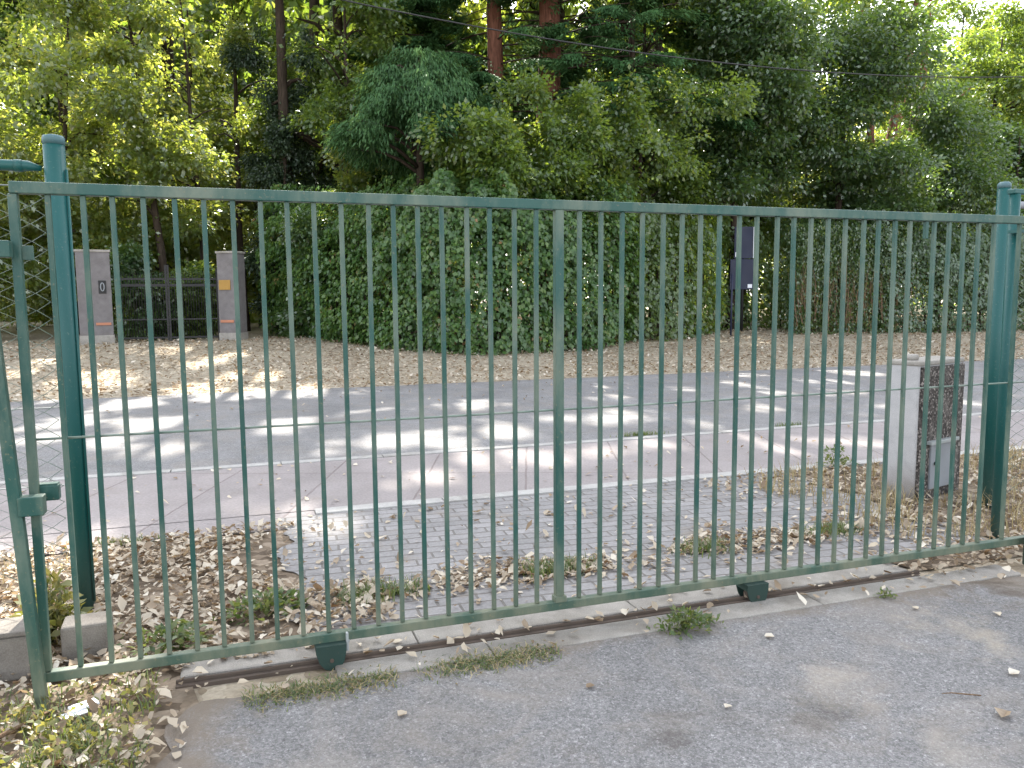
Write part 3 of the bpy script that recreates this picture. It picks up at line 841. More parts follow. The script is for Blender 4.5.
# --- left: sunlit light-green trees round the house drive
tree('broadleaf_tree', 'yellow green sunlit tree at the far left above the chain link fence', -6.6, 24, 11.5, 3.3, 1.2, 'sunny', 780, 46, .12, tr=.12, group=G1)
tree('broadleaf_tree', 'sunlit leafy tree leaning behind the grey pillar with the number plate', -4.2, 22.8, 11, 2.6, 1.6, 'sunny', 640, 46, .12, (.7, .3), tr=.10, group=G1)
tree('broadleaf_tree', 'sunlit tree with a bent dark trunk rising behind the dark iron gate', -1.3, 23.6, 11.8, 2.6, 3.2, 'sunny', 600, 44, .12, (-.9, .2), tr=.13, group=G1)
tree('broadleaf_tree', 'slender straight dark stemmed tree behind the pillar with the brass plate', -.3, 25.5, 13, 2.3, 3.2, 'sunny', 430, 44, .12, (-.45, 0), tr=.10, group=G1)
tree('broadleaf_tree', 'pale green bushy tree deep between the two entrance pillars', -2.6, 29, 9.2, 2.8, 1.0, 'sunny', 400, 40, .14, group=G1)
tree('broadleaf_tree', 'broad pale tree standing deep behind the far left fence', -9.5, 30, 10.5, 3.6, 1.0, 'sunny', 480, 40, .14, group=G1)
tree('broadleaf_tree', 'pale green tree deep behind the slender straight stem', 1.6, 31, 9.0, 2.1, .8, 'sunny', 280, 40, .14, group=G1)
tree('broadleaf_tree', 'green tree filling the gap left of the dark evergreen, its crown high up', .9, 27.0, 14, 2.5, 6.5, 'mid', 420, 44, .13, tr=.12, group=G1)
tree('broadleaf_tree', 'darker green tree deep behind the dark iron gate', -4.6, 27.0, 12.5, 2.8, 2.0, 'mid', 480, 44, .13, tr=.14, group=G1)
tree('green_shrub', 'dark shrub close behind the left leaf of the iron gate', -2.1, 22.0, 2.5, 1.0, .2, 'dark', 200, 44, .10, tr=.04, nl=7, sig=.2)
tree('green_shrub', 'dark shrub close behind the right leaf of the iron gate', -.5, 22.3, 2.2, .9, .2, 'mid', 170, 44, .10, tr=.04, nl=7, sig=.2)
# dark evergreen column
tree('evergreen_tree', 'dark dense evergreen tree right of the brass plate pillar', 2.25, 24.2, 23, 1.7, .5, 'cedar', 1700, 46, .11, tr=.2, nl=40, sig=.26, droop=.7, asp=.4, group=G1)
tree('evergreen_tree', 'dark evergreen tree behind the yellowish shrub', 4.6, 25.5, 24, 2.3, 3.0, 'mid', 800, 40, .12, (-.6, 0), tr=.24, nl=22, group=G1)
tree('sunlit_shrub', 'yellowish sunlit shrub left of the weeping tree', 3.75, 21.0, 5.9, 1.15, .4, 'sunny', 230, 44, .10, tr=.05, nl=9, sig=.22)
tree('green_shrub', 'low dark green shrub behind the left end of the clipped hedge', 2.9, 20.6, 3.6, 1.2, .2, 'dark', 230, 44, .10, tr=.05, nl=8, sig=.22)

# --- weeping tree: dome of hanging blue-green sprays
def weeping(x, y, label):
    base = (x, y, float(zt(y)) - .05)
    t = thing('weeping_tree', label, 'tree', base)
    pts = []; dd = []
    tops = []
    for zc, R, n in ((8.1, .35, 2), (7.5, .95, 6), (6.75, 1.5, 9), (6.0, 1.85, 12), (6.6, .9, 4)):
        for q in range(n):
            a = 2 * PI * (q + random.uniform(-.35, .35)) / n + zc * 2
            tops.append((R * math.cos(a) * random.uniform(.75, 1.15), R * math.sin(a) * random.uniform(.75, 1.15), zc + random.uniform(-.3, .3), random.uniform(.4, .95), a))
    for tx, ty, tz, tr_, a in tops:
        if random.random() < .2: continue
        for q in range(int(34 * tr_ / .6)):
            b = random.uniform(0, 2 * PI); r = math.sqrt(random.random()) * tr_
            pts.append((tx + r * math.cos(b), ty + r * math.sin(b), tz - .75 * (r / tr_) ** 2 * tr_ - .12 * random.random())); dd.append((math.cos(b) * .7 + math.cos(a) * .5, math.sin(b) * .7 + math.sin(a) * .5, -.5))
    C = np.array(pts); Do = np.array(dd)
    n = len(C); k = 34
    Cc = np.repeat(C, k, 0); D0 = np.repeat(Do, k, 0); m = len(Cc)
    P = Cc + rng.normal(size=(m, 3)) * np.array([.11, .11, .07]) ; 
    P[:, 2] -= rng.random(m) ** 2 * .35
    D = D0 * .9 + rng.normal(size=(m, 3)) * .35; D[:, 2] -= .75
    Nn = rng.normal(size=(m, 3)) * .4 + D0 * .4; Nn[:, 2] += .9
    L = rng.uniform(.10, .2, m)
    rnd = np.clip(.5 * rng.random(m) + .5 * np.repeat(rng.random(n), k), 0, 1)
    leaves_obj('crown', P, D, Nn, L, L * .26, rnd, M['conifer'], t)
    wood(t, [(0, 0, 0), (.05, .0, 2.4), (-.06, 0, 5.0), (0, 0, 7.8)], [.16, .13, .11, .04], C, 26, 'bark', rb=.025)
weeping(5.65, 18.8, 'weeping blue green tree with domed drooping crown above the hedge')

# --- redwoods: thick reddish trunks, flat hanging sprays
def redwood(x, y, h, tr, label, z_first, nbr, blen, seed, bk='redbark'):
    random.seed(seed)
    base = (x, y, float(zt(y)) - .05)
    t = thing('redwood_tree', label, 'tree', base, 0, G1)
    mb = MB()
    zs = np.linspace(0, h, 16)
    path = [(random.uniform(-.05, .05), random.uniform(-.05, .05), z) for z in zs]
    rr = [tr * ((1 - z / h) ** .7 * .95 + .05) * (1.25 if z < .5 else 1) for z in zs]
    mb.tube(path, rr, 18); mb2 = MB()
    P = []; D = []; Nn = []; L = []; cl = []
    for b in range(nbr):
        z = z_first + (h - 1 - z_first) * (b + random.random() * .8) / nbr
        a = random.uniform(0, 2 * PI)
        l = blen * (1 - .72 * (z - z_first) / (h - z_first)) * random.uniform(.7, 1.1)
        dv_ = Vector((math.cos(a), math.sin(a), 0))
        bp = [Vector((0, 0, z)) + dv_ * l * s + Vector((0, 0, .35 * s * l * .3 - .5 * (s ** 2) * l * .42)) for s in (0, .25, .5, .75, 1)]
        mb2.tube(bp, [.03, .026, .02, .014, .006], 6)
        hi_ = z + base[2] > 13
        nn = int(l * (110 if hi_ else 900))
        s = rng.random(nn) ** .7
        idx = np.minimum((s * 4).astype(int), 3); fr_ = s * 4 - idx
        B = np.array([tuple(q) for q in bp])
        c = B[idx] * (1 - fr_[:, None]) + B[idx + 1] * fr_[:, None]
        side = np.array([-math.sin(a), math.cos(a), 0])
        sw = rng.normal(size=nn) * .42 * (1.1 - .5 * s)
        p = c + side[None] * sw[:, None] + np.array([dv_.x, dv_.y, 0]) * (np.abs(sw) * .5)[:, None]
        p[:, 2] -= np.abs(sw) * .45 + rng.random(nn) ** 2 * .25
        d = side[None] * np.sign(sw)[:, None] * .7 + np.array([dv_.x, dv_.y, -.75])[None] + rng.normal(size=(nn, 3)) * .3
        nm = rng.normal(size=(nn, 3)) * .3; nm[:, 2] += 1
        P.append(p); D.append(d); Nn.append(nm)
        L.append(rng.uniform(.1, .2, nn) * (2.4 if hi_ else 1)); cl.append(np.full(nn, random.random()))
    P, D, Nn, L, cl = [np.concatenate(q) for q in (P, D, Nn, L, cl)]
    keep = sun_mask(P + np.array(base))
    P, D, Nn, L, cl = P[keep], D[keep], Nn[keep], L[keep], cl[keep]
    leaves_obj('crown', P, D, Nn, L, L * .32, np.clip(.5 * rng.random(len(P)) + .5 * cl, 0, 1), M['conifer'], t)
    tk = mb.build('trunk', M[bk], t); mb2.build('limbs', M['bark'], tk)
redwood(10.5, 21.5, 27, .46, 'redwood with a thick reddish brown trunk above the middle of the gate', 7.6, 96, 4.8, 3)
redwood(8.95, 22.4, 25, .34, 'slimmer reddish trunked redwood just left of the thickest one', 7.2, 84, 4.2, 5)
redwood(6.1, 25.5, 24, .22, 'dark trunked redwood behind the weeping tree', 5.6, 70, 3.4, 9, 'bark')
redwood(14.0, 23.0, 26, .34, 'redwood half hidden right of the thick red trunk', 6.4, 70, 4.2, 11, 'bark')
redwood(12.7, 19.9, 17, .15, 'feathery blue green conifer hanging its sprays right of the thick red trunk', 6.7, 62, 3.7, 14, 'bark')
random.seed(21)

# --- middle and right broadleaf masses
tree('broadleaf_tree', 'mid green leafy tree over the hedge in the middle', 9.0, 18.0, 6.8, 2.4, 2.8, 'mid', 560, 44, .11, tr=.09, group=G1)
tree('broadleaf_tree', 'mid green tree filling the gap right of the red trunks', 12.3, 18.6, 7.8, 2.9, 2.4, 'mid', 720, 44, .11, tr=.11, group=G1)
tree('broadleaf_tree', 'dark glossy leaved tree spreading over the navy board', 16.3, 19.6, 10.4, 3.2, 4.6, 'dark', 900, 44, .115, tr=.16, nl=16, group=G1)
tree('broadleaf_tree', 'dark leafy tree over the dry twig thicket', 20.6, 19.6, 10.4, 3.2, 2.6, 'dark', 820, 44, .115, tr=.16, nl=16, group=G1)
tree('broadleaf_tree', 'dark leafy tree above the right fence post', 25.6, 20.2, 8.4, 3.2, 1.6, 'dark', 680, 44, .115, tr=.16, nl=16, group=G1)
tree('broadleaf_tree', 'tall dense tree behind the dark tree over the navy board', 17.0, 26, 23, 3.8, 4.0, 'mid', 800, 40, .14, tr=.28, nl=18, group=G1)
tree('broadleaf_tree', 'tall tree right behind the thick red trunk', 12.2, 27, 24, 3.6, 4.0, 'mid', 760, 40, .14, tr=.26, nl=18, group=G1)
tree('broadleaf_tree', 'tall tree behind the weeping tree and the slim redwood', 7.2, 28, 22, 3.4, 3.0, 'mid', 760, 40, .14, tr=.24, nl=18, group=G1)
tree('broadleaf_tree', 'leafy tree reaching across the top between weeping tree and evergreen', 4.2, 23.0, 13, 2.3, 6.0, 'mid', 380, 44, .12, tr=.12, group=G1)
tree('broadleaf_tree', 'leafy tree whose crown hangs across the top right of the thick red trunk', 13.6, 20.8, 13.5, 2.9, 6.2, 'mid', 560, 44, .12, tr=.13, group=G1)
# tallest rank right behind: these throw the shade over the drive
for (x, y, h, R, z0, ncl, lab) in ((-1.6, 33, 30, 3.9, 11.5, 620, 'very tall tree towering behind the dark evergreen, its crown above the picture'),
                              (4.2, 31.5, 31, 4.0, 5.0, 900, 'very tall tree towering behind the dark redwood by the weeping tree'),
                              (9.6, 32, 31, 4.0, 5.0, 900, 'very tall tree towering between the two red trunked redwoods'),
                              (14.8, 31, 30, 4.0, 5.0, 900, 'very tall tree towering behind the half hidden redwood'),
                              (20.2, 31, 27, 4.0, 6.0, 800, 'very tall tree towering behind the dry twig thicket')):
    tree('broadleaf_tree', lab, x, y, h, R, z0, 'mid', ncl, 40, .15, tr=.28, nl=20, group=G1)
# reddish forked trunks at upper right with sky between
def forked(x, y, label):
    base = (x, y, float(zt(y)) - .05)
    t = thing('forked_tree', label, 'tree', base, 0, G1)
    lob = make_lobes(.5, 2.2, 11.5, 20, 3.9, 14) + [(-2.2, -.5, 6.6, 1.3, 1.2, .8), (1.9, -.5, 7.2, 1.2, 1.2, .8), (.4, -1.0, 5.2, 1.5, 1.2, 1.0)]
    C, Do = crown_points(lob, 850)
    grow(base, C, Do, M['mid'], t, .13, .6, 36, .32, .4, hi=13)
    mb = MB()
    mb.tube([(0, 0, 0), (.1, 0, 3), (.15, 0, 5.5)], [.5, .42, .40], 14)
    mb.tube([(.15, 0, 5.4), (.0, 0, 7.5), (.55, 0, 10.2), (1.3, .2, 14)], [.33, .28, .26, .1], 12)
    mb.tube([(.2, .1, 5.2), (1.2, .2, 7.6), (1.75, .2, 10.5), (2.0, .2, 14)], [.26, .22, .18, .08], 12)
    mb.tube([(.1, .1, 5.2), (-.9, .2, 7.6), (-1.1, .2, 10), (-1.6, .2, 13)], [.2, .16, .13, .06], 12)
    mb.tube([(1.2, .2, 7.6), (2.6, 0, 9.0), (4.0, -.3, 10.2)], [.12, .08, .04], 8)
    mb.build('trunk', M['redbark'], t)
forked(27.5, 24.6, 'forked reddish trunked tree at the upper right with sky between its limbs')
tree('broadleaf_tree', 'thin crowned tree at the far right edge against the sky', 33, 25, 14, 3.2, 3.0, 'mid', 420, 38, .14, (1, 0), tr=.18, hi=18, group=G1)
tree('broadleaf_tree', 'leafy tree left of the forked reddish trunk', 21.8, 27, 15, 3.2, 3.0, 'mid', 560, 38, .14, tr=.22, group=G1)
tree('broadleaf_tree', 'leafy tree low behind the forked reddish trunk', 27.5, 30, 9.5, 3.4, .8, 'sunny', 480, 38, .15, tr=.16, group=G1)
tree('broadleaf_tree', 'dense low tree behind the chain link fence at the right edge', 30.5, 21.0, 8.0, 2.8, 1.0, 'dark', 480, 40, .13, tr=.14, group=G1)

tree('broadleaf_tree', 'leafy tree filling the upper right corner behind the thin crowned tree', 36.5, 29.5, 17, 3.9, 3.0, 'mid', 460, 38, .14, tr=.18, hi=18, group=G1)
tree('broadleaf_tree', 'pale leafy tree above the far left fence, behind the first sunlit one', -7.5, 33.0, 14.5, 3.2, 4.0, 'mid', 460, 38, .15, tr=.16, group=G1)
tree('broadleaf_tree', 'pale green tree standing between the dark evergreen and the slender stem, far back', -.8, 33.0, 14.5, 2.6, 4.0, 'sunny', 420, 38, .15, tr=.16, group=G1)
tree('broadleaf_tree', 'leafy tree bulging over the top of the ivy hedge below the slim redwood', 7.2, 17.1, 6.0, 1.9, 3.3, 'mid', 420, 44, .11, tr=.08, nl=10, group=G1)
tree('broadleaf_tree', 'leafy tree bulging over the top of the ivy hedge below the thick redwood', 9.7, 17.2, 6.3, 2.0, 3.3, 'mid', 440, 44, .11, tr=.08, nl=10, group=G1)
# --- second rank, filling the wood
back = [(-14, 36, 11, 4.0, 'sunny', 'far left'), (-6, 38, 11.5, 4.0, 'sunny', 'left'), (-.5, 40, 10.5, 3.2, 'sunny', 'a'), (5.5, 36, 12, 4.0, 'sunny', 'b'), (10.5, 35, 18, 4.2, 'sunny', 'c'),
        (15.5, 34, 18, 4.4, 'sunny', 'd'), (20.5, 35, 17, 4.2, 'sunny', 'e'), (26, 38, 14, 4.2, 'sunny', 'f'), (32, 36, 13, 4.2, 'sunny', 'g'), (38, 34, 13, 4.2, 'sunny', 'h'), (37, 27, 11, 3.4, 'sunny', 'i')]
for (x, y, h, R, mt, _) in back:
    tree('broadleaf_tree', 'tall tree deep in the wood, seen only between the nearer trees', x, y, h, R, .8, mt, 480, 30, .2, tr=.2, nb=10, sig=.42, group='trees deep in the wood')
# far mass
P = []
for k in range(13000):
    x = random.uniform(-45, 85) if random.random() < .5 else random.uniform(-16, 16); y = random.uniform(47, 62)
    top = 12 + 12 / (1 + math.exp((x - 17) / 3)) + 3 * math.sin(x * .31) + 2 * math.sin(x * .83 + 1) + (6 if x > 17 else 0) + (5 if x > 40 else 0) - (3 if 36 < x < 44 else 0) - (2 if -1.8 < x < -1.0 else 0)
    P.append((x, y, random.random() ** .8 * top))
C = np.array(P); k = 20
Cc = np.repeat(C, k, 0); m = len(Cc)
Pp = Cc + rng.normal(size=(m, 3)) * .6
Pp[:, 2] = np.maximum(.5, Pp[:, 2])
D = rng.normal(size=(m, 3)); D[:, 2] -= .4
Nn = rng.normal(size=(m, 3)); Nn[:, 2] += .5
L = rng.uniform(.22, .6, m)
fw_ = leaves_obj('distant_wood', Pp, D, Nn, L, L * .65, rng.random(m), M['mid'], None)
tag(fw_, 'far mass of woodland closing the view behind the trees', 'woodland', kind='stuff')

# ------------------------------------------------------------------ hedges
def hedge(name, label, path, h, mat, dens, leaf, thick=.9, hfun=None, gaps=0.0, lump=.35):
    """leafy wall along path (front line, list of (x,y)); foliage hangs on a lumpy front and top"""
    base = (path[0][0], path[0][1], float(zt(path[0][1])) - .05)
    t = thing(name, label, 'hedge', base)
    P = []; D = []; Nn = []
    tot = 0
    for (xa, ya), (xb, yb) in zip(path, path[1:]):
        l = math.hypot(xb - xa, yb - ya); tx, ty = (xb - xa) / l, (yb - ya) / l
        nx_, ny_ = ty, -tx            # outward (towards the road when the path runs left to right)
        n = int(l * h * dens)
        s = rng.random(n) * l
        zz = rng.random(n) ** .93 * (h + .5)
        px = xa + tx * s; py = ya + ty * s
        lum = lump * (np.sin(px * 2.1 + zz * 1.3) * .5 + np.sin(px * 4.7 - zz * 2.9 + 1) * .3 + np.sin(px * 9 + zz * 6 + py * 3) * .2)
        hh = h + .35 * np.sin(px * 1.3) + .3 * np.sin(px * 3.7 + 1) + .25 * np.sin(px * 8.3)
        dep = np.where(rng.random(n) < .25, .55 + .5 * rng.random(n), rng.exponential(.3, n) - .06)
        hole = np.sin(px * 6.1 + zz * 3.7) + np.sin(zz * 7.3 - px * 2.9 + 1) + np.sin(px * 11 - zz * 9 + py * 4)
        over = np.clip((zz - (hh - .8)) / .8, 0, 1.4)
        dep = dep + over ** 2 * .8          # rounded shoulder
        foot = np.clip((.45 - zz) / .45, 0, 1) * .25
        dep = dep + foot - lum * .6
        P.append(np.stack([px - nx_ * dep, py - ny_ * dep, zz + zt(py)], 1))
        d = np.stack([nx_ * .5 + tx * rng.normal(size=n) * .6, ny_ * .5 + ty * rng.normal(size=n) * .6, -.8 + rng.normal(size=n) * .35], 1)
        nm = np.stack([nx_ + rng.normal(size=n) * .45, ny_ + rng.normal(size=n) * .45, .55 + over + rng.normal(size=n) * .4], 1)
        keepz = (dep > .18 + .1 * rng.random(n)) | (hole + .5 * rng.normal(size=n) > -1.0)
        keepz &= zz < hh + .7 * rng.random(n) ** 2
        if gaps > 0:
            gn = np.sin(px * 1.9 + 2) + np.sin(px * 3.3 + zz * 2.1) + np.sin(zz * 3.1 - px * 1.1)
            keepz &= (gn < 1.6 - gaps)
        P[-1] = P[-1][keepz]; D.append(d[keepz]); Nn.append(nm[keepz])
    P, D, Nn = [np.concatenate(q) for q in (P, D, Nn)]
    n = len(P); L = leaf * rng.uniform(.5, 1.6, n)
    cl = .5 + .25 * np.sin(P[:, 0] * 3 + P[:, 2] * 4) + .25 * np.sin(P[:, 0] * 7 - P[:, 2] * 5)
    rnd = np.clip(.75 * rng.random(n) + .25 * cl, 0, 1)
    leaves_obj('foliage', P - np.array(base), D, Nn, L, L * .75, rnd, M[mat], t)
    mb = MB()
    for (xa, ya), (xb, yb) in zip(path, path[1:]):
        l = math.hypot(xb - xa, yb - ya); tx, ty = (xb - xa) / l, (yb - ya) / l
        for k in range(int(l / .35)):
            s = (k + random.random()) * .35
            p = Vector((xa + tx * s - ty * -.0 - ty * .55, ya + ty * s + tx * .55, float(zt(ya)) - .05)) - Vector(base)
            q = p + Vector((random.uniform(-.3, .3), random.uniform(-.2, .2), h * random.uniform(.6, .95)))
            mb.tube([p, p.lerp(q, .5) + Vector((random.uniform(-.1, .1), 0, 0)), q], [.03, .022, .008], 5)
    mb.build('stems', M['bark'], t)
    return t
hedge('ivy_hedge', 'tall dense ivy green hedge bulging forward behind the middle of the gate', [(1.3, 22.9), (2.4, 20.2), (3.5, 17.9), (4.3, 16.5), (5.2, 15.75), (6.6, 15.35), (8.0, 15.25), (9.4, 15.6), (10.7, 16.2), (11.6, 17.2)], 4.1, 'ivy', 900, .105, lump=.5)
hedge('privet_hedge', 'looser dark hedge right of the ivy hedge beside the navy board', [(11.2, 16.7), (13.2, 17.0), (14.6, 17.9), (15.6, 19.3), (18.0, 19.6), (22.5, 19.0)], 3.8, 'mid', 560, .11, gaps=.0)
hedge('laurel_hedge', 'dark leafy hedge at the right behind the meter pillar', [(20.6, 17.4), (23, 16.9), (26, 16.8), (30, 16.9), (36, 17)], 3.4, 'dark', 560, .10, gaps=.0)

# dry vine thicket on a wire fence
tw = thing('vine_thicket', 'brown dry vine stems tangled in an upright thicket', 'thicket', (17.2, 17.6, .3))
mb = MB()
for k in range(190):
    x = random.uniform(0, 4.6); y = random.uniform(-.25, .35)
    z0 = random.uniform(0, 1.2); l = random.uniform(.6, 1.7)
    dx = random.uniform(-.25, .25)
    mb.tube([(x, y, z0), (x + dx * .5 + random.uniform(-.06, .06), y + random.uniform(-.1, .1), z0 + l * .5), (x + dx, y + random.uniform(-.15, .15), z0 + l)], [.013, .010, .004], 4, caps=False)
mb.build('stems', M['twig'], tw)
n = 17000
P = np.stack([rng.random(n) * 4.6, rng.normal(size=n) * .3 + .25, rng.random(n) * 3.6], 1)
D = rng.normal(size=(n, 3)) * .5; D[:, 2] -= .8
Nn = rng.normal(size=(n, 3)); L = rng.uniform(.06, .13, n)
leaves_obj('leaves', P, D, Nn, L, L * .5, rng.random(n), M['dark'], tw)

# ------------------------------------------------------------------ leaf litter
def litter_obj(name, P, size, label, zlift=.004, curl=1.0):
    """curled dead leaves, 8 vertices each"""
    n = len(P)
    a = rng.random(n) * 2 * PI
    L = size * rng.uniform(.4, 1.5, n); W = L * rng.uniform(.42, .85, n)
    tilt = rng.normal(size=(n, 2)) * .35
    prof = np.array([(0, 0), (.28, .42), (.62, .5), (1, 0), (.62, -.5), (.28, -.42), (.3, 0), (.65, 0)])
    cz = np.array([.0, .5, .55, .25, .55, .5, 0, .05])
    u = (prof[None, :, 0] - .5 + rng.normal(size=(n, 8)) * .09) * L[:, None]; v = prof[None, :, 1] * W[:, None] * rng.uniform(.55, 1.35, (n, 8))
    z = cz[None] * (W * rng.uniform(.0, .75, n) * curl)[:, None] + u * tilt[:, :1] + v * tilt[:, 1:]
    z -= z.min(1, keepdims=True)
    x = u * np.cos(a)[:, None] - v * np.sin(a)[:, None]; y = u * np.sin(a)[:, None] + v * np.cos(a)[:, None]
    V = np.stack([x + P[:, :1], y + P[:, 1:2], z + P[:, 2:3] + zlift], 2).reshape(-1, 3)
    fq = np.array([(0, 1, 6, 6), (1, 2, 7, 6), (2, 3, 7, 7), (0, 6, 5, 5), (6, 7, 4, 5), (7, 3, 4, 4)])
    # triangles so that every face has three corners
    ft = np.array([(0, 1, 6), (1, 2, 7), (1, 7, 6), (2, 3, 7), (0, 6, 5), (6, 7, 4), (6, 4, 5), (7, 3, 4)])
    Fq = (np.arange(n)[:, None, None] * 8 + ft[None]).reshape(-1, 3)
    o = np_mesh(name, V, Fq, M['litter'], None, {'rnd': np.repeat(rng.random(n), 8)})
    return tag(o, label, 'leaf litter', kind='stuff')

def scatter(n, f):
    out = []
    while len(out) < n:
        p = f()
        if p is not None: out.append(p)
    return np.array(out)

def in_bed():      # left bed behind the gate
    x = random.uniform(-4, 1.35); y = random.uniform(.12, 2.3)
    lim = .85 + .25 * math.sin(y * 3) + (.45 if .35 < y < .95 else 0)
    if x > lim and random.random() > .06: return None
    if math.sin(x * 5.3 + 1) * math.sin(y * 4.1) + .4 * math.sin(x * 11 + y * 7) < -.6 and random.random() < .6: return None
    return (x, y, random.random() ** 2 * .03)
B1 = scatter(14500, in_bed)
def strip():       # strip across the paving close behind the gate
    x = random.uniform(.9, 5.3); c = .68 + .04 * x + .05 * math.sin(x * 4)
    y = random.gauss(c, .12 + .04 * math.sin(x * 7))
    if math.sin(x * 3.7) + .5 * math.sin(x * 9.1 + 2) < -.2 and random.random() < .7: return None
    return (x, y, random.random() ** 2 * .012)
B2 = scatter(2300, strip)
def rbed():
    x = random.uniform(4.3, 9); y = random.uniform(.05, 2.5)
    if x < 5.4 and .95 < y < 1.75 and random.random() > .12: return None
    if x < 4.7 and y < .8 and random.random() > .2: return None
    if x < 4.75 and y > 1.7 and random.random() > (x - 4.2) * 1.4: return None
    if 5.5 < x < 6.4 and 1.28 < y < 1.75: return None
    return (x, y, random.random() ** 2 * .025)
B3 = scatter(4600, rbed)
def sillleaf():
    x = random.uniform(4.25, 5.6); y = random.uniform(-.28, .3)
    if y < -.1 and random.random() > .35: return None
    return (x, y, random.random() * .03 + (.0))
B4 = scatter(330, sillleaf)
def corner():
    x = random.uniform(-1.2, .42); y = random.uniform(-1.4, .12)
    if x > .27 + .1 * math.sin(y * 9) and random.random() > .25: return None
    return (x, y, random.random() ** 2 * .03)
B6_ = scatter(170, lambda: (random.uniform(.3, 4.4), random.choice([random.gauss(.0, .02), random.gauss(.14, .09), random.gauss(-.13, .06)]), .011))
B5 = scatter(1600, corner)
litter_obj('leaf_litter', np.concatenate([B1, B2, B3, B4, B5, B6_]), .040, 'drifts of dry tan leaves along both sides of the gate')
Bt = scatter(420, lambda: (random.uniform(.6, 5.4), random.uniform(.3, 2.5), 0))
Bt2 = scatter(260, lambda: (random.uniform(-3, 14), random.uniform(2.7, 4.5), .003))
Bt3 = scatter(500, lambda: (random.uniform(-6, 22), 4.7 + 6.4 * random.random() ** .35, 0))
litter_obj('stray_leaves', np.concatenate([Bt, Bt2, Bt3]), .04, 'stray dry leaves thinly scattered on paving, path and road', curl=.6)
def verge():
    y = 11.1 + random.random() ** 1.3 * 10
    x = random.uniform(-9, 34)
    return (x, y, float(zt(y)) + .0)
B6 = scatter(32000, verge)
B6 = B6[np.array([random.random() < min(1, .35 + (p[1] - 11.0) * .5) for p in B6])]
litter_obj('verge_leaves', B6, .066, 'carpet of pale brown leaves on the far verge')

# leaves lying singly on the asphalt, countable
lm = None
spots = [(2.98, -.46, .05, 'pale curled leaf on the asphalt below the right wheel'), (3.72, -1.12, .06, 'white petal shaped leaf on the asphalt at lower right'), (3.38, -1.36, .075, 'brown curled leaf on the asphalt in the lower right corner'),
         (1.2, -.58, .045, 'small tan leaf on the asphalt left of centre'), (1.98, -.62, .045, 'small dark brown leaf in the middle of the asphalt'), (4.22, -.62, .05, 'pale leaf on the asphalt towards the right edge'),
         (3.9, -.42, .04, 'thin pale leaf on the asphalt near the right gate end'), (2.42, -.95, .04, 'little cream leaf at the bottom of the asphalt')]
for k, (x, y, s, lab) in enumerate(spots):
    mb = MB()
    a = random.uniform(0, 6.28)
    prof = [(-.5, 0), (-.2, .3), (.15, .33), (.5, 0), (.15, -.33), (-.2, -.3)]
    top = [mb.bm.verts.new((s * (px + random.uniform(-.12, .12)), s * py * random.uniform(.7, 1.6), s * (.06 + .7 * abs(py) ** 1.2 + .2 * px * px))) for px, py in prof]
    c0 = mb.bm.verts.new((-.15 * s, 0, .01 * s)); c1 = mb.bm.verts.new((.2 * s, 0, .01 * s))
    for fc in ((0, 1, c0), (1, 2, c1, c0), (2, 3, c1), (3, 4, c1), (4, 5, c0, c1), (5, 0, c0)):
        pass
        mb.bm.faces.new([top[q] if isinstance(q, int) else q for q in fc])
    me = mb.mesh('fallen_leaf'); me.materials.append(M['litter'])
    at = me.attributes.new('rnd', 'FLOAT', 'POINT'); v = (.95, 1.0, .3, .6, .12, .9, .85, .98)[k]
    at.data.foreach_set('value', [v] * len(me.vertices))
    o = link(bpy.data.objects.new('fallen_leaf', me)); o.location = (x, y, .001); o.rotation_euler = (0, 0, a)
    tag(o, lab, 'leaf', 'leaves lying singly on the asphalt')
tg = MB().tube([(0, 0, .006), (.05, .03, .01), (.1, .04, .005), (.13, .07, .006)], [.003, .003, .0025, .0015], 5).build('twig', M['twig'])
tg.location = (3.42, -1.22, 0); tg.rotation_euler = (0, 0, 2.2)
tag(tg, 'short pale twig lying on the asphalt at lower right', 'twig')
st = MB().tube([(0, 0, .01), (.35, .25, .03), (.6, .55, .02)], [.012, .010, .005], 6).build('stick', M['twig'])
st.location = (-.62, -.62, .01)
tag(st, 'thin pale stick lying in the leaves at the lower left', 'stick')
pp = MB().box((0, 0, .018), (.10, .055, .012), .5, bevel=.004).box((-.025, -.045, .012), (.09, .04, .006), Matrix.Rotation(.42, 4, 'Z') @ Matrix.Rotation(.12, 4, 'X'), bevel=.002).build('litter_carton', M['white'])
pp.location = (.03, -.16, .02)
tag(pp, 'flattened white carton lying in the weeds at the lower left', 'litter')

# ------------------------------------------------------------------ grass and weeds
def blades(P, h, w_, bend=.5):
    n = len(P)
    a = rng.random(n) * 2 * PI
    H = h * rng.uniform(.5, 1.2, n); B = H * bend * rng.uniform(.2, 1.2, n)
    dx, dy = np.cos(a), np.sin(a)
    V = []
    W = w_ * rng.uniform(.7, 1.3, n)
    for t, ww in ((0, 1.0), (.55, .75), (1, .08)):
        cx = P[:, 0] + dx * B * t * t; cy = P[:, 1] + dy * B * t * t; cz = P[:, 2] + H * t * (1 - .25 * t * bend)
        V.append(np.stack([cx - dy * W * ww * .5, cy + dx * W * ww * .5, cz], 1)); V.append(np.stack([cx + dy * W * ww * .5, cy - dx * W * ww * .5, cz], 1))
    V = np.stack(V, 1).reshape(-1, 3)
    f = np.array([(0, 1, 3, 2), (2, 3, 5, 4)])
    F_ = (np.arange(n)[:, None, None] * 6 + f[None]).reshape(-1, 4)
    return V, F_, np.repeat(rng.random(n), 6)

def grass_obj(name, P, h, w_, mat, bend=.6, parent=None):
    V, F_, r = blades(P, h, w_, bend)
    return np_mesh(name, V, F_, M[mat], parent, {'rnd': r})

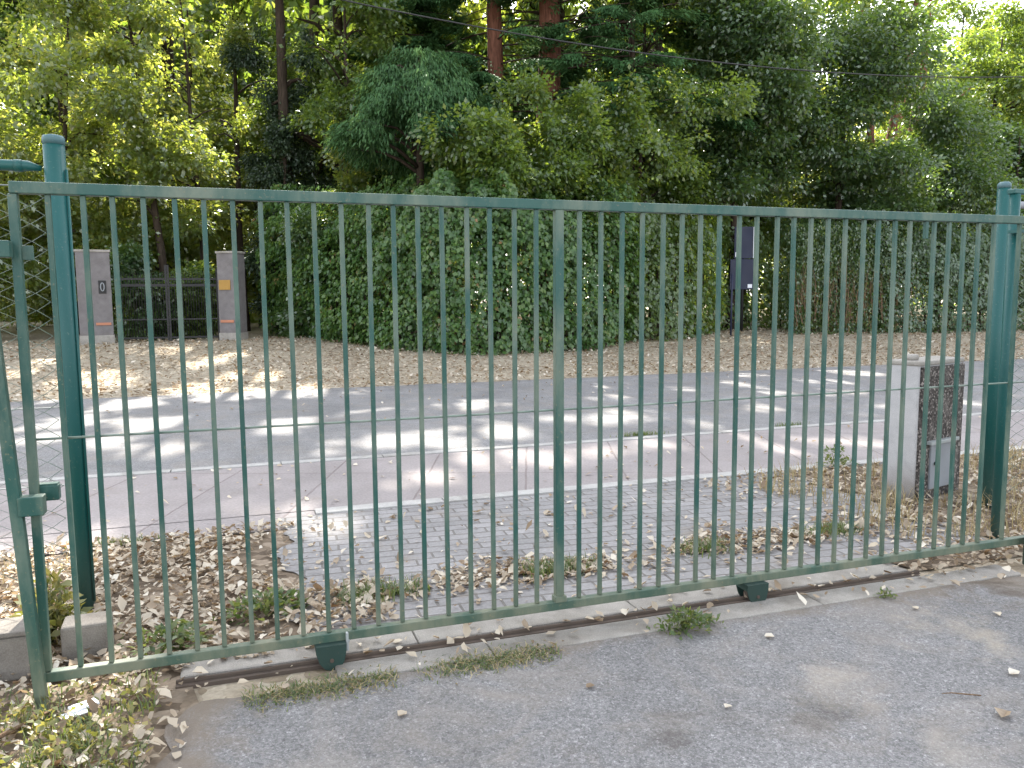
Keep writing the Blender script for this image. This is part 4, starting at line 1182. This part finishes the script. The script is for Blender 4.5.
def gs(n, f): return scatter(n, f)
def g1():
    x = random.uniform(.62, 2.05); y = random.gauss(-.25, .05)
    d = .5 + .5 * math.sin(x * 8 + 1) + (.5 if 1.5 < x < 2.0 or .85 < x < 1.25 else 0)
    return (x, y, -.003) if random.random() < d else None
o = grass_obj('dry_strip', gs(900, g1), .026, .005, 'drygrass', 1.8); tag(o, 'dry straw bits among the grass strip on the asphalt edge', 'grass', kind='stuff')
o = grass_obj('grass_strip', gs(1500, g1), .026, .005, 'weed', 1.6); tag(o, 'ragged green grass strip along the asphalt edge below the left wheel', 'grass', kind='stuff')
def g2():
    x = random.uniform(1.0, 5.0); y = random.gauss(.66 + .04 * x, .06)
    d = max(0, math.sin(x * 6.0) + .3 * math.sin(x * 17)) * (1.1 if x < 3 else .6)
    return (x, y, 0) if random.random() < d else None
o = grass_obj('paving_grass', gs(2000, g2), .07, .006, 'weed', .8); tag(o, 'green grass tufts growing across the paving behind the gate', 'grass', kind='stuff')
def g3():
    x = random.uniform(4.7, 8); y = random.uniform(.3, 2.4)
    if 5.65 < x < 6.6 and 1.2 < y < 1.9: return None
    d = .5 + .5 * math.sin(x * 5) * math.sin(y * 6)
    return (x, y, 0) if random.random() < d else None
o = grass_obj('dry_grass', gs(1700, g3), .2, .006, 'drygrass', .8); tag(o, 'dry straw coloured grass around the meter pillar', 'grass', kind='stuff')
def g5():
    x = random.uniform(-2.6, -.2); y = random.uniform(.5, 2.1)
    return (x, y, 0)
o = grass_obj('straw_grass', gs(1200, g5), .1, .006, 'drygrass', 1.0); tag(o, 'sunlit straw grass behind the chain link fence at the left', 'grass', kind='stuff')

def weed(name, label, x, y, n, spread, h, leaf, mat='weed', asp=.5, z=0.0):
    t = thing(name, label, 'plant', (x, y, z))
    P = rng.normal(size=(n, 3)) * np.array([spread, spread * .7, 0]); r = np.hypot(P[:, 0], P[:, 1]) / spread
    P[:, 2] = rng.random(n) * h * np.clip(1.15 - .4 * r, .15, 1)
    D = rng.normal(size=(n, 3)) * .7; D[:, :2] += P[:, :2] / spread * .5; D[:, 2] += .25
    Nn = rng.normal(size=(n, 3)) * .5; Nn[:, 2] += .9
    L = leaf * rng.uniform(.6, 1.35, n)
    leaves_obj('leaves', P, D, Nn, L, L * asp, rng.random(n), M[mat], t)
    mb = MB()
    for k in range(max(5, n // 22)):
        a = random.uniform(0, 6.28); q = random.random() * spread
        mb.tube([(0, 0, 0), (q * .5 * math.cos(a), q * .5 * math.sin(a), h * .4), (q * math.cos(a), q * math.sin(a), h * random.uniform(.6, .95))], [.004, .003, .0015], 4)
    mb.build('stems', M['weed_stem'], t)
    return t
m_, nt_, out_ = new_mat('weed_stem'); principled(nt_, out_, ramp(nt_, [(.3, (.08, .1, .03)), (.7, (.14, .13, .05))], noise(nt_, coords(nt_), 30)).outputs[0], .8); M['weed_stem'] = m_
weed('weed_tuft', 'dense green weed tuft on the sill edge left of the right wheel', 2.66, -.235, 330, .065, .10, .032)
weed('weed_tuft', 'bright leafy bush growing between the latch post and the thick fence post', -.24, .66, 420, .085, .34, .06, 'weed_yellow', z=-.02)
weed('weed_tuft', 'dark green weed clump behind the gate right of the thick fence post', .30, .36, 170, .09, .13, .05)
weed('weed_tuft', 'dark grassy weed clump behind the gate above the left wheel', .74, .66, 260, .09, .12, .045)
weed('weed_tuft', 'tiny weed on the concrete near the right end of the track', 3.87, -.245, 60, .022, .05, .022)
weed('weed_tuft', 'small weed at the path edge left of the meter pillar', 5.95, 2.55, 120, .08, .2, .05)
n = 1500
def wz():
    x = random.uniform(-.9, .3); y = random.uniform(-1.1, .08)
    d = .10 + .95 * max(0, .45 + math.sin(x * 14 + 1) * math.sin(y * 12)) * math.exp(-((x + .05) ** 2 / .05 + (y + .45) ** 2 / .09))
    return (x, y, random.random() * .07) if random.random() < d else None
P = scatter(n, wz)
D = rng.normal(size=(n, 3)) * .7; D[:, 2] += .2
Nn = rng.normal(size=(n, 3)) * .45; Nn[:, 2] += 1
L = .027 * rng.uniform(.5, 1.5, n)
o = leaves_obj('ground_weeds', P, D, Nn, L, L * .6, rng.random(n), M['weed_yellow'], None); tag(o, 'sunlit yellow green weeds covering the lower left corner', 'weeds', kind='stuff')
P = scatter(1000, wz); V, F_, r_ = blades(P * np.array([1, 1, 0]), .09, .006, .9)
o = np_mesh('ground_grass', V, F_, M['weed'], None, {'rnd': r_}); tag(o, 'green grass blades among the weeds in the lower left corner', 'grass', kind='stuff')
def sg():
    return random.choice([(7.05 + random.gauss(0, .12), 4.66 + random.gauss(0, .02), 0), (5.05 + random.gauss(0, .14), 4.72 + random.gauss(0, .02), 0), (-.1 + random.gauss(0, .12), 2.2 + random.gauss(0, .04), 0)])
o = grass_obj('kerb_grass', gs(420, sg), .07, .007, 'weed', .9); tag(o, 'small green grass tufts growing at the kerbs', 'grass', kind='stuff')
